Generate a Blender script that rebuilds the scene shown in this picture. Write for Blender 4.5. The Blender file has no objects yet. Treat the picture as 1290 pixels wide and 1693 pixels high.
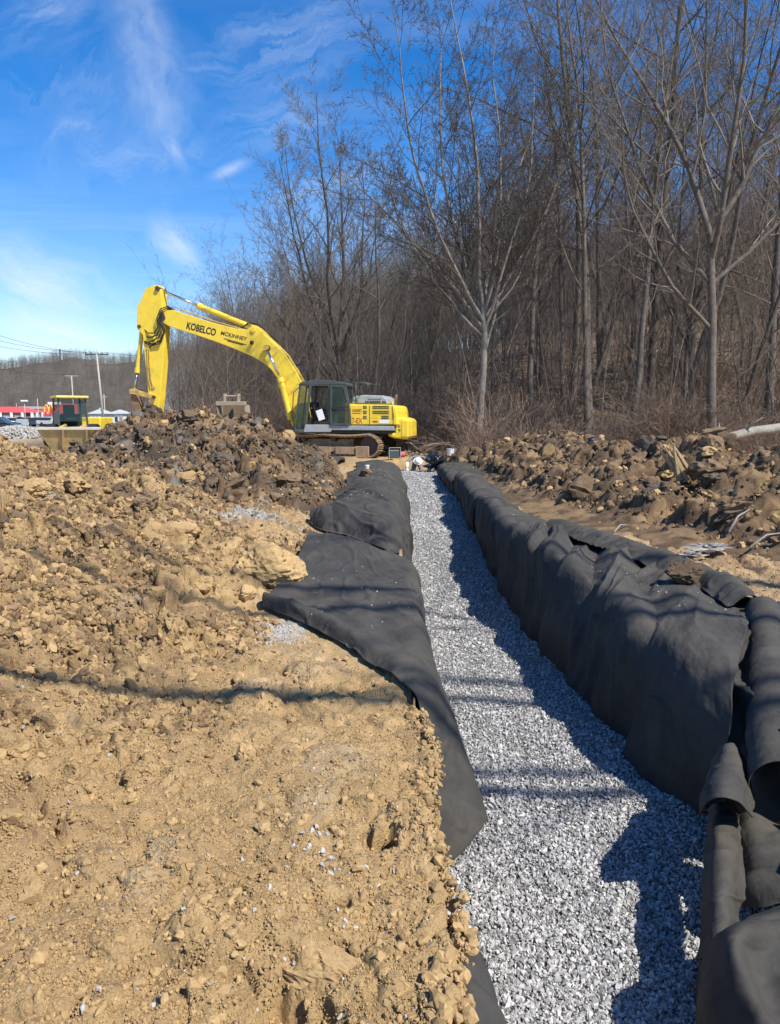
import bpy, math, random
import numpy as np
from mathutils import Vector, Matrix, Quaternion
rad = math.radians
SC = bpy.context.scene
COL = SC.collection

# ---------------------------------------------------------------- camera
PITCH = rad(7.3); EYE = 1.7; F = 1223.0
cam = bpy.data.cameras.new('camera'); camo = bpy.data.objects.new('camera', cam); COL.objects.link(camo)
cam.sensor_fit = 'VERTICAL'; cam.sensor_height = 36.0; cam.sensor_width = 36.0
cam.lens = 36.0 * F / 1693.0
cam.clip_start = 0.05; cam.clip_end = 9000
camo.location = (0, 0, EYE); camo.rotation_euler = (rad(90) - PITCH, 0, 0)
SC.camera = camo
# ---------------------------------------------------------------- sun, sky, exposure
SUNV = Vector((0.47, -0.42, 0.76)).normalized()          # direction towards the sun
EL = math.asin(SUNV.z); AZ = math.atan2(SUNV.x, SUNV.y)  # azimuth clockwise from +Y
sun = bpy.data.lights.new('sun', 'SUN'); suno = bpy.data.objects.new('sun', sun); COL.objects.link(suno)
sun.energy = 5.0; sun.angle = rad(0.55); sun.color = (1.0, 0.955, 0.88)
suno.rotation_euler = SUNV.to_track_quat('Z', 'Y').to_euler(); suno.location = (20, -20, 30)
SC.view_settings.view_transform = 'Standard'; SC.view_settings.look = 'None'
SC.view_settings.gamma = 1.0; SC.view_settings.exposure = 0.5; SC.view_settings.use_curve_mapping = False
SC.cycles.max_bounces = 6; SC.cycles.diffuse_bounces = 3; SC.cycles.glossy_bounces = 3
SC.cycles.transmission_bounces = 4; SC.cycles.transparent_max_bounces = 8

class NT:
    """tiny node-tree helper"""
    def __init__(s, nt): s.nt = nt; s.n = nt.nodes; s.l = nt.links
    def add(s, t, **kw):
        nd = s.n.new(t)
        for k, v in kw.items():
            if k.startswith('i_'):
                key = k[2:].replace('_', ' ')
                nd.inputs[int(key) if key.isdigit() else key].default_value = v
            else: setattr(nd, k, v)
        return nd
    def link(s, a, b): s.l.new(a, b)
    def math(s, op, a, b=None, clamp=False):
        m = s.n.new('ShaderNodeMath'); m.operation = op; m.use_clamp = clamp
        for i, v in enumerate((a, b)):
            if v is None: continue
            if isinstance(v, (int, float)): m.inputs[i].default_value = v
            else: s.l.new(v, m.inputs[i])
        return m.outputs[0]
    def ramp(s, fac, pts):
        r = s.n.new('ShaderNodeValToRGB'); e = r.color_ramp.elements
        while len(e) < len(pts): e.new(0.5)
        for k, (p, c) in enumerate(pts):
            e[k].position = p; e[k].color = (c, c, c, 1) if isinstance(c, (int, float)) else (*c, 1)
        s.l.new(fac, r.inputs[0]); return r.outputs[0]
    def mix(s, fac, a, b, mode='MIX'):
        m = s.n.new('ShaderNodeMix'); m.data_type = 'RGBA'; m.blend_type = mode
        for sock, v in ((m.inputs[0], fac), (m.inputs[6], a), (m.inputs[7], b)):
            if isinstance(v, (int, float)): sock.default_value = v
            elif isinstance(v, tuple): sock.default_value = (*v, 1)
            else: s.l.new(v, sock)
        return m.outputs[2]

world = bpy.data.worlds.new('World'); SC.world = world; world.use_nodes = True
w = NT(world.node_tree); bg = w.n['Background']; bg.inputs[1].default_value = 0.085
sky = w.add('ShaderNodeTexSky'); sky.sky_type = 'NISHITA'; sky.sun_disc = False
sky.sun_elevation = EL; sky.sun_rotation = AZ; sky.altitude = 300; sky.air_density = 1.0; sky.dust_density = 0.25; sky.ozone_density = 3.5
hs = w.add('ShaderNodeHueSaturation', i_Hue=0.507, i_Saturation=1.40, i_Value=1.62); w.link(sky.outputs[0], hs.inputs['Color'])
tc = w.add('ShaderNodeTexCoord'); sx = w.add('ShaderNodeSeparateXYZ'); w.link(tc.outputs['Generated'], sx.inputs[0])
zc = w.math('MAXIMUM', sx.outputs[2], 0.03)
u_ = w.math('DIVIDE', sx.outputs[0], zc); v_ = w.math('DIVIDE', sx.outputs[1], zc)
cp = w.add('ShaderNodeCombineXYZ'); w.link(u_, cp.inputs[0]); w.link(v_, cp.inputs[1])
mp = w.add('ShaderNodeMapping'); mp.inputs['Rotation'].default_value = (0, 0, rad(-62)); mp.inputs['Scale'].default_value = (0.42, 2.1, 1); mp.inputs['Location'].default_value = (3.1, 1.7, 0)
w.link(cp.outputs[0], mp.inputs[0])
n1 = w.add('ShaderNodeTexNoise', i_Scale=0.9, i_Detail=9.0, i_Roughness=0.60, i_Distortion=0.08); w.link(mp.outputs[0], n1.inputs['Vector'])
n2 = w.add('ShaderNodeTexNoise', i_Scale=0.33, i_Detail=3.0, i_Roughness=0.5, i_Distortion=0.3); w.link(cp.outputs[0], n2.inputs['Vector'])
cirr = w.math('MULTIPLY', w.ramp(n1.outputs[0], [(0.42, 0.0), (0.80, 1.0)]), w.ramp(n2.outputs[0], [(0.36, 0.05), (0.66, 1.0)]))
# the tall plume, the small streaks and the low band, placed by direction (a = x/y, b = z/y of the view direction)
yy = w.math('MAXIMUM', sx.outputs[1], 0.05)
A_ = w.math('DIVIDE', sx.outputs[0], yy); B_ = w.math('DIVIDE', sx.outputs[2], yy)
ab = w.add('ShaderNodeCombineXYZ'); w.link(A_, ab.inputs[0]); w.link(B_, ab.inputs[1])
front = w.ramp(sx.outputs[1], [(0.05, 0.0), (0.3, 1.0)])
nw = w.add('ShaderNodeTexNoise', i_Scale=5.5, i_Detail=8.0, i_Roughness=0.65, i_Distortion=1.0); w.link(ab.outputs[0], nw.inputs['Vector'])
def streak(px0, py0, px1, py1, half, amp, nscale=(9, 30), thr=(0.38, 0.72)):
    def AB(px, py):
        u = (px - 645) / F; v = (846.5 - py) / F
        dy = math.cos(PITCH) + v * math.sin(PITCH); dz = -math.sin(PITCH) + v * math.cos(PITCH)
        return u / dy, dz / dy
    a0, b0 = AB(px0, py0); a1, b1 = AB(px1, py1); L = math.hypot(a1 - a0, b1 - b0); ca, sa = (a1 - a0) / L, (b1 - b0) / L
    da = w.math('SUBTRACT', A_, (a0 + a1) / 2); db = w.math('SUBTRACT', B_, (b0 + b1) / 2)
    wob = w.math('MULTIPLY', w.math('SUBTRACT', nw.outputs[0], 0.5), half * 2.2)
    al = w.math('ADD', w.math('MULTIPLY', da, ca), w.math('MULTIPLY', db, sa))
    ac = w.math('ADD', w.math('SUBTRACT', w.math('MULTIPLY', db, ca), w.math('MULTIPLY', da, sa)), wob)
    e1 = w.math('POWER', w.math('ABSOLUTE', w.math('DIVIDE', al, L / 2)), 2.0); e2 = w.math('POWER', w.math('ABSOLUTE', w.math('DIVIDE', ac, half)), 2.0)
    g = w.math('EXPONENT', w.math('MULTIPLY', w.math('ADD', e1, e2), -1.0))
    c = w.add('ShaderNodeCombineXYZ'); w.link(al, c.inputs[0]); w.link(ac, c.inputs[1])
    m = w.add('ShaderNodeMapping'); m.inputs['Scale'].default_value = (nscale[0], nscale[1], 1); m.inputs['Location'].default_value = (px0 * .01, py0 * .013, 0); w.link(c.outputs[0], m.inputs[0])
    n = w.add('ShaderNodeTexNoise', i_Scale=1.0, i_Detail=8.0, i_Roughness=0.62, i_Distortion=0.15); w.link(m.outputs[0], n.inputs['Vector'])
    return w.math('MULTIPLY', w.math('MULTIPLY', g, w.ramp(n.outputs[0], [(thr[0], 0.0), (thr[1], 1.0)])), amp)
parts = [streak(212, -40, 285, 250, .040, 0.55, (9, 22), (.22, .85)), streak(262, 195, 305, 280, .012, 0.62, (16, 40), (.2, .85)), streak(230, 60, 250, 320, .06, 0.28, (9, 22), (.22, .85)),
         streak(-60, 415, 225, 530, .040, 0.85, (4, 22), (.25, .75)), streak(-60, 505, 230, 585, .040, 0.75, (5, 25), (.25, .75)),
         streak(345, 298, 412, 268, .008, 0.5, (14, 30), (.2, .7)), streak(255, 365, 330, 440, .022, 0.7, (10, 24), (.25, .75)),
         streak(0, 60, 170, -20, .03, 0.45, (6, 26)), streak(300, 120, 620, 20, .05, 0.38, (5, 40)), streak(330, 250, 560, 180, .035, 0.32, (5, 40)),
         streak(60, 230, 220, 170, .05, 0.35, (6, 26)), streak(440, 380, 640, 300, .05, .4, (6, 26)), streak(300, 560, 900, 430, .08, .55, (4, 18)), streak(40, 240, 420, 200, .13, .30, (3, 12))]
tot = w.math('MULTIPLY', cirr, 0.40)
for p_ in parts: tot = w.math('MAXIMUM', tot, w.math('MULTIPLY', p_, front))
# low haze of thin cloud towards the horizon
lowf = w.ramp(sx.outputs[2], [(0.0, 0.52), (0.12, 0.20), (0.30, 0.0)])
tot = w.math('MINIMUM', w.math('ADD', tot, w.math('MULTIPLY', lowf, 0.55)), 0.9)
ccol = w.mix(tot, hs.outputs[0], (7.6, 8.3, 9.3))
w.link(ccol, bg.inputs[0])

# ---------------------------------------------------------------- pixel of the photograph + distance -> world point
def at(px, py, Y):
    u = (px - 645) / F; v = (846.5 - py) / F
    dy = math.cos(PITCH) + v * math.sin(PITCH); dz = -math.sin(PITCH) + v * math.cos(PITCH)
    return Vector((u / dy * Y, Y, EYE + dz / dy * Y))

# ---------------------------------------------------------------- numpy noise
def _h(ix, iy, s):
    h = (ix.astype(np.int64) * 374761393 + iy.astype(np.int64) * 668265263 + s * 974634777) & 0xffffffff
    h = ((h ^ (h >> 13)) * 1274126177) & 0xffffffff
    h = ((h ^ (h >> 16)) * 2246822519) & 0xffffffff
    return (h ^ (h >> 15)) & 0xffffffff
def _r(ix, iy, s): return _h(ix, iy, s).astype(np.float64) / 4294967296.0
def perlin(x, y, s=0):
    x0 = np.floor(x); y0 = np.floor(y); fx = x - x0; fy = y - y0; x0 = x0.astype(np.int64); y0 = y0.astype(np.int64)
    sx_ = fx * fx * fx * (fx * (fx * 6 - 15) + 10); sy_ = fy * fy * fy * (fy * (fy * 6 - 15) + 10)
    def g(ix, iy, dx, dy):
        a = _r(ix, iy, s) * 2 * np.pi
        return np.cos(a) * dx + np.sin(a) * dy
    a = g(x0, y0, fx, fy); b = g(x0 + 1, y0, fx - 1, fy); c = g(x0, y0 + 1, fx, fy - 1); d = g(x0 + 1, y0 + 1, fx - 1, fy - 1)
    return 1.5 * ((a + (b - a) * sx_) * (1 - sy_) + (c + (d - c) * sx_) * sy_)
def fbm(x, y, oct=4, s=0, gain=.5):
    t = 0; a = 1.0
    for o in range(oct): t = t + a * perlin(x * 2 ** o + 17.3 * o, y * 2 ** o - 9.1 * o, s + o); a *= gain
    return t
def clods(x, y, s=0, r0=.62):
    """rounded lumps with sharp creases between them, 0..1, each lump its own height and slant"""
    ix = np.floor(x).astype(np.int64); iy = np.floor(y).astype(np.int64); best = np.zeros_like(x, dtype=float)
    for dx in (-1, 0, 1):
        for dy in (-1, 0, 1):
            cx_ = ix + dx; cy_ = iy + dy
            px = cx_ + _r(cx_, cy_, s); py = cy_ + _r(cx_, cy_, s + 1); hh = _r(cx_, cy_, s + 2); rr = r0 * (.55 + .6 * _r(cx_, cy_, s + 3))
            el = .7 + .6 * _r(cx_, cy_, s + 4); an = _r(cx_, cy_, s + 5) * np.pi
            ddx = x - px; ddy = y - py; ux = (np.cos(an) * ddx + np.sin(an) * ddy) * el; uy = (-np.sin(an) * ddx + np.cos(an) * ddy) / el
            q = 1 - (ux * ux + uy * uy) / (rr * rr)
            v = np.where(q > 0, np.sqrt(np.maximum(q, 0)) ** .8 * (.25 + .75 * hh) + (ux * (_r(cx_, cy_, s + 6) - .5) * 1.1) * (q > 0), 0)
            best = np.maximum(best, v)
    return best
def sstep(a, b, x):
    t = np.clip((x - a) / (b - a), 0, 1); return t * t * (3 - 2 * t)
def perlin3(p, s=0):
    i = np.floor(p).astype(np.int64); f = p - i; u = f * f * (3 - 2 * f); out = 0
    for a in (0, 1):
        for b in (0, 1):
            for c in (0, 1):
                v = _r(i[:, 0] + a + 57 * (i[:, 2] + c), i[:, 1] + b + 131 * (i[:, 2] + c), s)
                out = out + v * np.where(a, u[:, 0], 1 - u[:, 0]) * np.where(b, u[:, 1], 1 - u[:, 1]) * np.where(c, u[:, 2], 1 - u[:, 2])
    return out * 2 - 1

# ---------------------------------------------------------------- mesh helpers
def np_mesh(name, V, F_, smooth=True, cols=None):
    """V (n,3); F_ list of int arrays (m,k) of faces"""
    me = bpy.data.meshes.new(name); V = np.asarray(V, dtype=np.float32); me.vertices.add(len(V)); me.vertices.foreach_set('co', V.ravel())
    fl = [np.asarray(f, dtype=np.int32) for f in (F_ if isinstance(F_, list) else [F_])]
    idx = np.concatenate([f.ravel() for f in fl]); cnt = np.concatenate([np.full(len(f), f.shape[1], dtype=np.int32) for f in fl])
    me.loops.add(len(idx)); me.loops.foreach_set('vertex_index', idx); me.polygons.add(len(cnt))
    st = np.zeros(len(cnt), dtype=np.int32); st[1:] = np.cumsum(cnt)[:-1]; me.polygons.foreach_set('loop_start', st); me.polygons.foreach_set('loop_total', cnt)
    me.polygons.foreach_set('use_smooth', np.full(len(cnt), smooth, dtype=bool))
    if cols is not None:
        a = me.attributes.new('col', 'FLOAT_COLOR', 'POINT'); c4 = np.ones((len(V), 4), dtype=np.float32); c4[:, :cols.shape[1]] = cols; a.data.foreach_set('color', c4.ravel())
    me.update(calc_edges=True); return me
def props(o, label=None, cat=None, group=None, kind=None):
    if label: o['label'] = label
    if cat: o['category'] = cat
    if group: o['group'] = group
    if kind: o['kind'] = kind
    return o
def ob(name, me, mat=None, parent=None, loc=None, rot=None, scale=None, **kw):
    o = bpy.data.objects.new(name, me)
    if mat is not None and me is not None and len(me.materials) == 0: me.materials.append(mat)
    COL.objects.link(o)
    if parent is not None: o.parent = parent
    if loc is not None: o.location = loc
    if rot is not None: o.rotation_euler = rot
    if scale is not None: o.scale = scale if hasattr(scale, '__len__') else (scale,) * 3
    return props(o, **kw)
def empty(name, loc=(0, 0, 0), rotz=0, **kw):
    o = bpy.data.objects.new(name, None); COL.objects.link(o); o.location = loc; o.rotation_euler = (0, 0, rotz); o.empty_display_size = .2
    return props(o, **kw)

class MB:
    """collects simple solids into one mesh"""
    def __init__(s): s.v = []; s.f = []
    def addraw(s, V, Fs):
        b = len(s.v); s.v += [tuple(p) for p in V]; s.f += [tuple(i + b for i in f) for f in Fs]; return s
    def box(s, c, size, rot=None):
        hx, hy, hz = (x / 2 for x in size); P = [Vector((x, y, z)) for x in (-hx, hx) for y in (-hy, hy) for z in (-hz, hz)]
        if rot is not None: P = [rot @ p for p in P]
        c = Vector(c); return s.addraw([p + c for p in P], [(0, 1, 3, 2), (4, 6, 7, 5), (0, 4, 5, 1), (2, 3, 7, 6), (0, 2, 6, 4), (1, 5, 7, 3)])
    def prism(s, prof, y0, y1):
        """polygon in XZ extruded along Y"""
        n = len(prof); V = [(x, y0, z) for x, z in prof] + [(x, y1, z) for x, z in prof]
        return s.addraw(V, [tuple(range(n)), tuple(range(2 * n - 1, n - 1, -1))] + [(i, n + i, n + (i + 1) % n, (i + 1) % n) for i in range(n)])
    def tube(s, pts, r, n=8, caps=True):
        pts = [Vector(p) for p in pts]; k = len(pts); R = r if hasattr(r, '__len__') else [r] * k; V = []; Fs = []
        t0 = (pts[1] - pts[0]).normalized(); ref = Vector((0, 0, 1)) if abs(t0.z) < .9 else Vector((1, 0, 0)); u = t0.cross(ref).normalized()
        for i, p in enumerate(pts):
            t = (pts[min(i + 1, k - 1)] - pts[max(i - 1, 0)]).normalized(); u = (u - t * u.dot(t)).normalized(); v = t.cross(u)
            V += [p + (u * math.cos(2 * math.pi * j / n) + v * math.sin(2 * math.pi * j / n)) * R[i] for j in range(n)]
        for i in range(k - 1): Fs += [(i * n + j, i * n + (j + 1) % n, (i + 1) * n + (j + 1) % n, (i + 1) * n + j) for j in range(n)]
        if caps: Fs += [tuple(range(n - 1, -1, -1)), tuple((k - 1) * n + j for j in range(n))]
        return s.addraw(V, Fs)
    def mesh(s, name, smooth=False):
        me = bpy.data.meshes.new(name); me.from_pydata(s.v, [], s.f)
        if smooth: me.polygons.foreach_set('use_smooth', [True] * len(me.polygons))
        me.update(); return me
    def build(s, name, mat, parent=None, bevel=0, smooth=False, **kw):
        o = ob(name, s.mesh(name, smooth), mat, parent, **kw)
        if bevel:
            m = o.modifiers.new('bevel', 'BEVEL'); m.width = bevel; m.segments = 2; m.limit_method = 'ANGLE'; m.angle_limit = rad(35)
        return o

# ---------------------------------------------------------------- materials
def mat(name, color=(.5, .5, .5), rough=.7, metal=0.0, var=0.0, vscale=6.0, bump=0.0, bscale=40.0, dirt=None, dscale=3.0, dthr=(.5, .7), attr=False, spec=.5, randv=0.0, coords='Object', alpha=None, trans=0, detail=6.0):
    m = bpy.data.materials.new(name); m.use_nodes = True; t = NT(m.node_tree); b = t.n['Principled BSDF']
    b.inputs['Roughness'].default_value = rough; b.inputs['Metallic'].default_value = metal; b.inputs['Specular IOR Level'].default_value = spec
    tcn = t.add('ShaderNodeTexCoord'); co = tcn.outputs[coords]
    if attr: a = t.add('ShaderNodeAttribute', attribute_name='col'); c = a.outputs['Color']
    else: rgb = t.add('ShaderNodeRGB'); rgb.outputs[0].default_value = (*color, 1); c = rgb.outputs[0]
    if var:
        n = t.add('ShaderNodeTexNoise', i_Scale=vscale, i_Detail=detail, i_Roughness=.62); t.link(co, n.inputs['Vector'])
        c = t.mix(1.0, c, t.ramp(n.outputs[0], [(.28, 1 - var), (.72, 1 + var * .8)]), 'MULTIPLY')
    if dirt is not None:
        n = t.add('ShaderNodeTexNoise', i_Scale=dscale, i_Detail=9.0, i_Roughness=.68); t.link(co, n.inputs['Vector'])
        c = t.mix(t.ramp(n.outputs[0], [(dthr[0], 0.0), (dthr[1], 1.0)]), c, dirt)
    if randv:
        oi = t.add('ShaderNodeObjectInfo'); c = t.mix(1.0, c, t.ramp(oi.outputs['Random'], [(0, 1 - randv), (1, 1 + randv)]), 'MULTIPLY')
    t.link(c, b.inputs['Base Color'])
    if bump:
        n = t.add('ShaderNodeTexNoise', i_Scale=bscale, i_Detail=8.0, i_Roughness=.65); t.link(co, n.inputs['Vector'])
        bp = t.add('ShaderNodeBump', i_Strength=1.0, i_Distance=bump); t.link(n.outputs[0], bp.inputs['Height']); t.link(bp.outputs[0], b.inputs['Normal'])
        if name == 'fabric':
            n2_ = t.add('ShaderNodeTexNoise', i_Scale=7.0, i_Detail=4.0, i_Roughness=.5, i_Distortion=0.0); t.link(co, n2_.inputs['Vector']); rd = t.math('ABSOLUTE', t.math('SUBTRACT', n2_.outputs[0], .5)); bq = t.add('ShaderNodeBump', i_Strength=.6, i_Distance=.03); t.link(rd, bq.inputs['Height']); t.link(bp.outputs[0], bq.inputs['Normal']); t.link(bq.outputs[0], b.inputs['Normal'])
        if attr:
            v = t.add('ShaderNodeTexVoronoi', i_Scale=70.0); v.feature = 'F1'; t.link(co, v.inputs['Vector']); bp2 = t.add('ShaderNodeBump', i_Strength=1.0, i_Distance=.006); t.link(t.math('SUBTRACT', 1.0, v.outputs['Distance']), bp2.inputs['Height']); t.link(bp.outputs[0], bp2.inputs['Normal'])
            n3 = t.add('ShaderNodeTexNoise', i_Scale=240.0, i_Detail=5.0, i_Roughness=.7); t.link(co, n3.inputs['Vector']); bp3 = t.add('ShaderNodeBump', i_Strength=1.0, i_Distance=.0035); t.link(n3.outputs[0], bp3.inputs['Height']); t.link(bp2.outputs[0], bp3.inputs['Normal']); t.link(bp3.outputs[0], b.inputs['Normal'])
    return m
TAN = (.395, .265, .124); BROWN = (.19, .125, .070); DARK = (.085, .064, .045); GREY = (.30, .28, .25)
M = {}
M['soil'] = mat('soil', rough=.95, attr=True, var=.28, vscale=9, bump=.010, bscale=55, spec=.15, detail=10)
M['clod_tan'] = mat('clod_tan', TAN, .95, var=.28, vscale=9, bump=.0022, bscale=30, spec=.12, randv=.12, dirt=(.32, .22, .112), dscale=3, dthr=(.55, .85))
M['crumb'] = mat('crumb', (.345, .23, .108), .95, var=.15, vscale=3, spec=.1, randv=.22)
M['clod_brown'] = mat('clod_brown', (.15, .10, .058), .9, var=.35, vscale=6, bump=.0025, bscale=50, spec=.25, randv=.3, dirt=(.215, .145, .08), dscale=2.5, dthr=(.5, .75))
M['clod_dark'] = mat('clod_dark', DARK, .8, var=.35, vscale=6, bump=.0025, bscale=50, spec=.35, randv=.3, dirt=(.16, .14, .12), dscale=3, dthr=(.55, .75))
M['loam'] = mat('loam', (.205, .135, .072), .95, var=.2, vscale=4, spec=.1, randv=.35)
M['stone'] = mat('stone', (.365, .356, .338), .9, var=.18, vscale=30, randv=.55, spec=.2)
M['stone_bed'] = mat('stone_bed', (.22, .215, .205), .95, var=.45, vscale=45, bump=.02, bscale=60)
M['white_stone'] = mat('white_stone', (.38, .36, .325), .85, var=.12, vscale=30, randv=.18)
M['fabric'] = mat('fabric', (.053, .0495, .0435), .82, var=.22, vscale=5, bump=.0014, bscale=300, spec=.22, dirt=(.10, .086, .066), dscale=1.9, dthr=(.46, .80), detail=10)
# ================================================================ TERRAIN
def xl(Y): return .165 + .055 * perlin(Y * 1.5, Y * 0 + 3.1, 5) * (1 - sstep(3.9, 4.6, Y)) + .035 * perlin(Y * 5, Y * 0 + 1.1, 6) * (Y < 3.9) + .018 * perlin(Y * 17, Y * 0 + 2.1, 7) + .01 * perlin(Y * 45, Y * 0 + 2.1, 8)
def xr(Y): return np.interp(Y, [0, 3.2, 4.4, 7.4, 8.8, 10.1, 14, 26], [2.0, 2.1, 2.22, 2.12, 2.0, 1.92, 1.98, 2.0])
def zg(X, Y): return -.9 + .66 * sstep(9, 25, Y) + .035 * fbm(X * 1.6, Y * 1.1, 2, 31) + .03 * np.abs(X - 1.05) ** 2
def mound(X, Y): return np.minimum(.27 * np.maximum(0, -X - 1.15), 1.3) * sstep(1.6, 5.0, Y) * (1 - sstep(11.0, 13.6, Y)) * (1 - .7 * sstep(-7, -11, X))
def hill(X, Y):
    s = sstep(-10, 20, X) * sstep(0, 30, Y)
    wood = s * np.minimum(.27 * np.maximum(0, Y - 33 + 3 * perlin(X * .1, Y * .1, 3)), 12.5 + 2 * perlin(X * .012, Y * .012, 9)) * (1 - .6 * sstep(150, 500, Y))
    prof = np.interp(X / np.maximum(Y, 1), [-.9, -.55, -.47, -.42, -.36, -.30, -.2, .0, .4], [.50, .72, .92, 1.0, .93, .9, .85, .5, .3])
    far = 60 * prof * sstep(420, 760, Y) * (1 + .10 * fbm(X / 70, Y / 70, 3, 12)) * (1 - .3 * sstep(900, 2000, Y))
    back = 15 * sstep(105, 175, Y) * sstep(-.37, -.26, X / np.maximum(Y, 1)) * (1 - sstep(600, 1200, Y)) * (1 - s * .8)
    return wood + far + back
HOLES = [(-.02, 2.79, .055, .24), (-.10, 2.82, .035, .12), (-2.10, 3.60, .10, .22), (-.36, 1.98, .10, .11), (-.22, 1.92, .08, .10), (-.16, 2.40, .03, .10), (-1.35, 3.35, .03, .03), (-1.85, 6.0, .12, .14), (-3.9, 7.5, .15, .16), (-3.0, 5.2, .13, .14), (-1.9, 2.5, .05, .06)]
def rough(X, Y):
    left = .46 + .54 * sstep(-.35, -1.9, X + .55 * fbm(X * .7, Y * .7, 2, 41) + (Y < 4) * 0 + .14 * (5 - Y))
    left = np.maximum(left, .75 * sstep(2.5, 2.0, Y) * sstep(.1, -.9, X) * .6)
    left = left * (1 - .55 * sstep(11.5, 13, Y))
    nearfab = sstep(4.6, 5.4, Y) * sstep(-1.35, -1.1, X)
    left = left * (1 - .93 * nearfab)
    right = .30 + .5 * sstep(3.3, 4.6, X)
    right = np.where((X < 3.25), .10 + .35 * sstep(3.0, 3.4, X), right)
    r = np.where(X < 1, left, right)
    return r * (1 - .85 * sstep(24, 45, Y))
def H(X, Y):
    X = np.asarray(X, float); Y = np.asarray(Y, float)
    z = mound(X, Y) + hill(X, Y) + .05 * fbm(X * .55, Y * .55, 3, 1) * (1 + .4 * sstep(30, 60, Y)) + .10 * sstep(13, 30, Y)
    z = z + .25 * sstep(5.0, 9, np.abs(X - 1)) * sstep(6, 12, Y) * .5
    R = rough(X, Y)
    qx = X + .05 * perlin(X * 5, Y * 5, 51); qy = Y + .05 * perlin(X * 5, Y * 5, 52)
    c = .15 * clods(qx / .62, qy / .62, 100) + .085 * clods(qx / .27, qy / .27, 120) + .045 * clods(qx / .12, qy / .12, 140) + .02 * clods(qx / .055, qy / .055, 160)
    gate = .45 + .55 * sstep(-.25, .35, perlin(X * .9, Y * .9, 61))
    big = sstep(-1.9, -2.9, X - .6 * sstep(7.5, 6, Y)) * sstep(3.0, 5.0, Y) * (Y < 13.5); z = z + big * (.17 * clods(qx / .95, qy / .95, 260) - .06 + .10 * perlin(X * 1.3, Y * 1.3, 63) - .10 * sstep(.28, .0, np.abs(perlin(X * 1.1 + .3, Y * 1.5, 64)))); z = z + R * (c - .09) * gate * (1.25 + .3 * big) - .03 * sstep(.10, .0, np.abs(perlin(X * 2.3, Y * 2.3, 65))) * R + .012 * fbm(X * 6, Y * 6, 3, 71) * (R + .4) + .006 * clods(X / .03, Y / .03, 180) * np.minimum(1, R + .45) * (Y < 14)
    # scraped ledges and cracks on the smoother bank
    led = perlin(X * 2.2 + .5 * perlin(X * 3, Y * 3, 8), Y * 3.1, 81); z = z + .016 * sstep(.0, .12, led) * (Y < 7) * (X < .3); z = z + .03 * np.abs(perlin(X * 3.1 + z * 4, Y * 3.7, 82)) * np.abs(perlin(X * 7, Y * 6, 83)) * (Y < 14) - .10 * sstep(1.95, 2.1, X) * (1 - sstep(2.7, 3.4, X)) * (Y > 4)
    for hx, hy, hr, hd in HOLES:
        wob = 1 + .5 * perlin((X - hx) * 14, (Y - hy) * 14, 90)
        z = z - hd * (1 - sstep(.55, 1.15, np.hypot(X - hx, (Y - hy) * .8) / hr * wob))
    # shallow tyre ruts on the strip right of the trench and on the left strip
    for cx_, wd in ((3.55, .10), (4.1, .1)): z = z - .03 * np.exp(-((X - cx_ - .08 * np.sin(Y * .8)) / wd) ** 2) * sstep(6, 8, Y) * (1 - sstep(22, 26, Y))
    a = xl(Y); b = xr(Y); wl = .03
    tr = sstep(a - .01, a + wl, X) * (1 - sstep(b, b + .12, X)) * (1 - sstep(28.6, 28.9, Y))
    z = z * (1 - tr) + tr * (zg(X, Y) - .25)
    return z
def soilcol(X, Y, R=None):
    n1 = fbm(X * 1.1, Y * 1.1, 4, 201); n2 = fbm(X * .45, Y * .45, 3, 210); n3 = fbm(X * 5, Y * 5, 3, 220)
    c = np.array(TAN)[None] * (1 + .16 * n3[:, None] + .10 * n1[:, None])
    def blend(c, col, m): return c * (1 - m[:, None]) + np.array(col)[None] * m[:, None]
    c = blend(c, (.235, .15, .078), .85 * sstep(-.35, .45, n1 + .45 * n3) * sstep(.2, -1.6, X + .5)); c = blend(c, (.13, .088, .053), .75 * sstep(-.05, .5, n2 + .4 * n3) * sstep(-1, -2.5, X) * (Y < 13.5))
    c = blend(c, (.43, .31, .18), .5 * sstep(.1, .6, n2) * (X > -1.5))
    c = blend(c, (.36, .29, .20), .35 * sstep(.35, .95, fbm(X * 1.6, Y * 1.6, 4, 230)) * (X < .3))
    # grey stone dust patches
    for gx, gy, sx_, sy_ in ((-2.25, 10.7, 1.1, .6), (-.85, 5.75, .20, .38), (-4.2, 8.9, .4, .3)):
        m = np.exp(-(((X - gx) / sx_) ** 2 + ((Y - gy) / sy_) ** 2)); c = blend(c, (.40, .37, .32), .8 * sstep(.25, .85, m + .35 * n1))
    c = blend(c, (.40, .275, .15), .7 * sstep(2.2, 3, X) * (1 - sstep(26, 30, Y)))
    c = blend(c, (.20, .125, .065), .6 * sstep(2.2, 3, X) * sstep(.0, .5, n1) * (1 - sstep(26, 30, Y)))
    c = blend(c, (.42, .32, .19), sstep(13, 20, Y) * (X < -4))
    wood = sstep(29, 33, Y + 2 * n1) * sstep(-20, -14, X + Y * .12)
    lit = np.array([.19, .135, .09])[None] * (1 + .5 * n3[:, None] + .35 * n1[:, None])
    c = c * (1 - wood[:, None]) + lit * wood[:, None]
    field = sstep(48, 60, Y) * (1 - sstep(-20, -12, X + Y * .12)); c = blend(c, (.22, .21, .19), field)
    hillm = sstep(330, 420, Y); hc = np.array([.105, .09, .072])[None] * (1 + .35 * fbm(X / 25, Y / 60, 4, 240)[:, None]); c = c * (1 - hillm[:, None]) + hc * hillm[:, None]
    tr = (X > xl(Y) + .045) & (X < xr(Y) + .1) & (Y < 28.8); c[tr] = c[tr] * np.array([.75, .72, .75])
    return np.clip(c, .01, .9)
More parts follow.
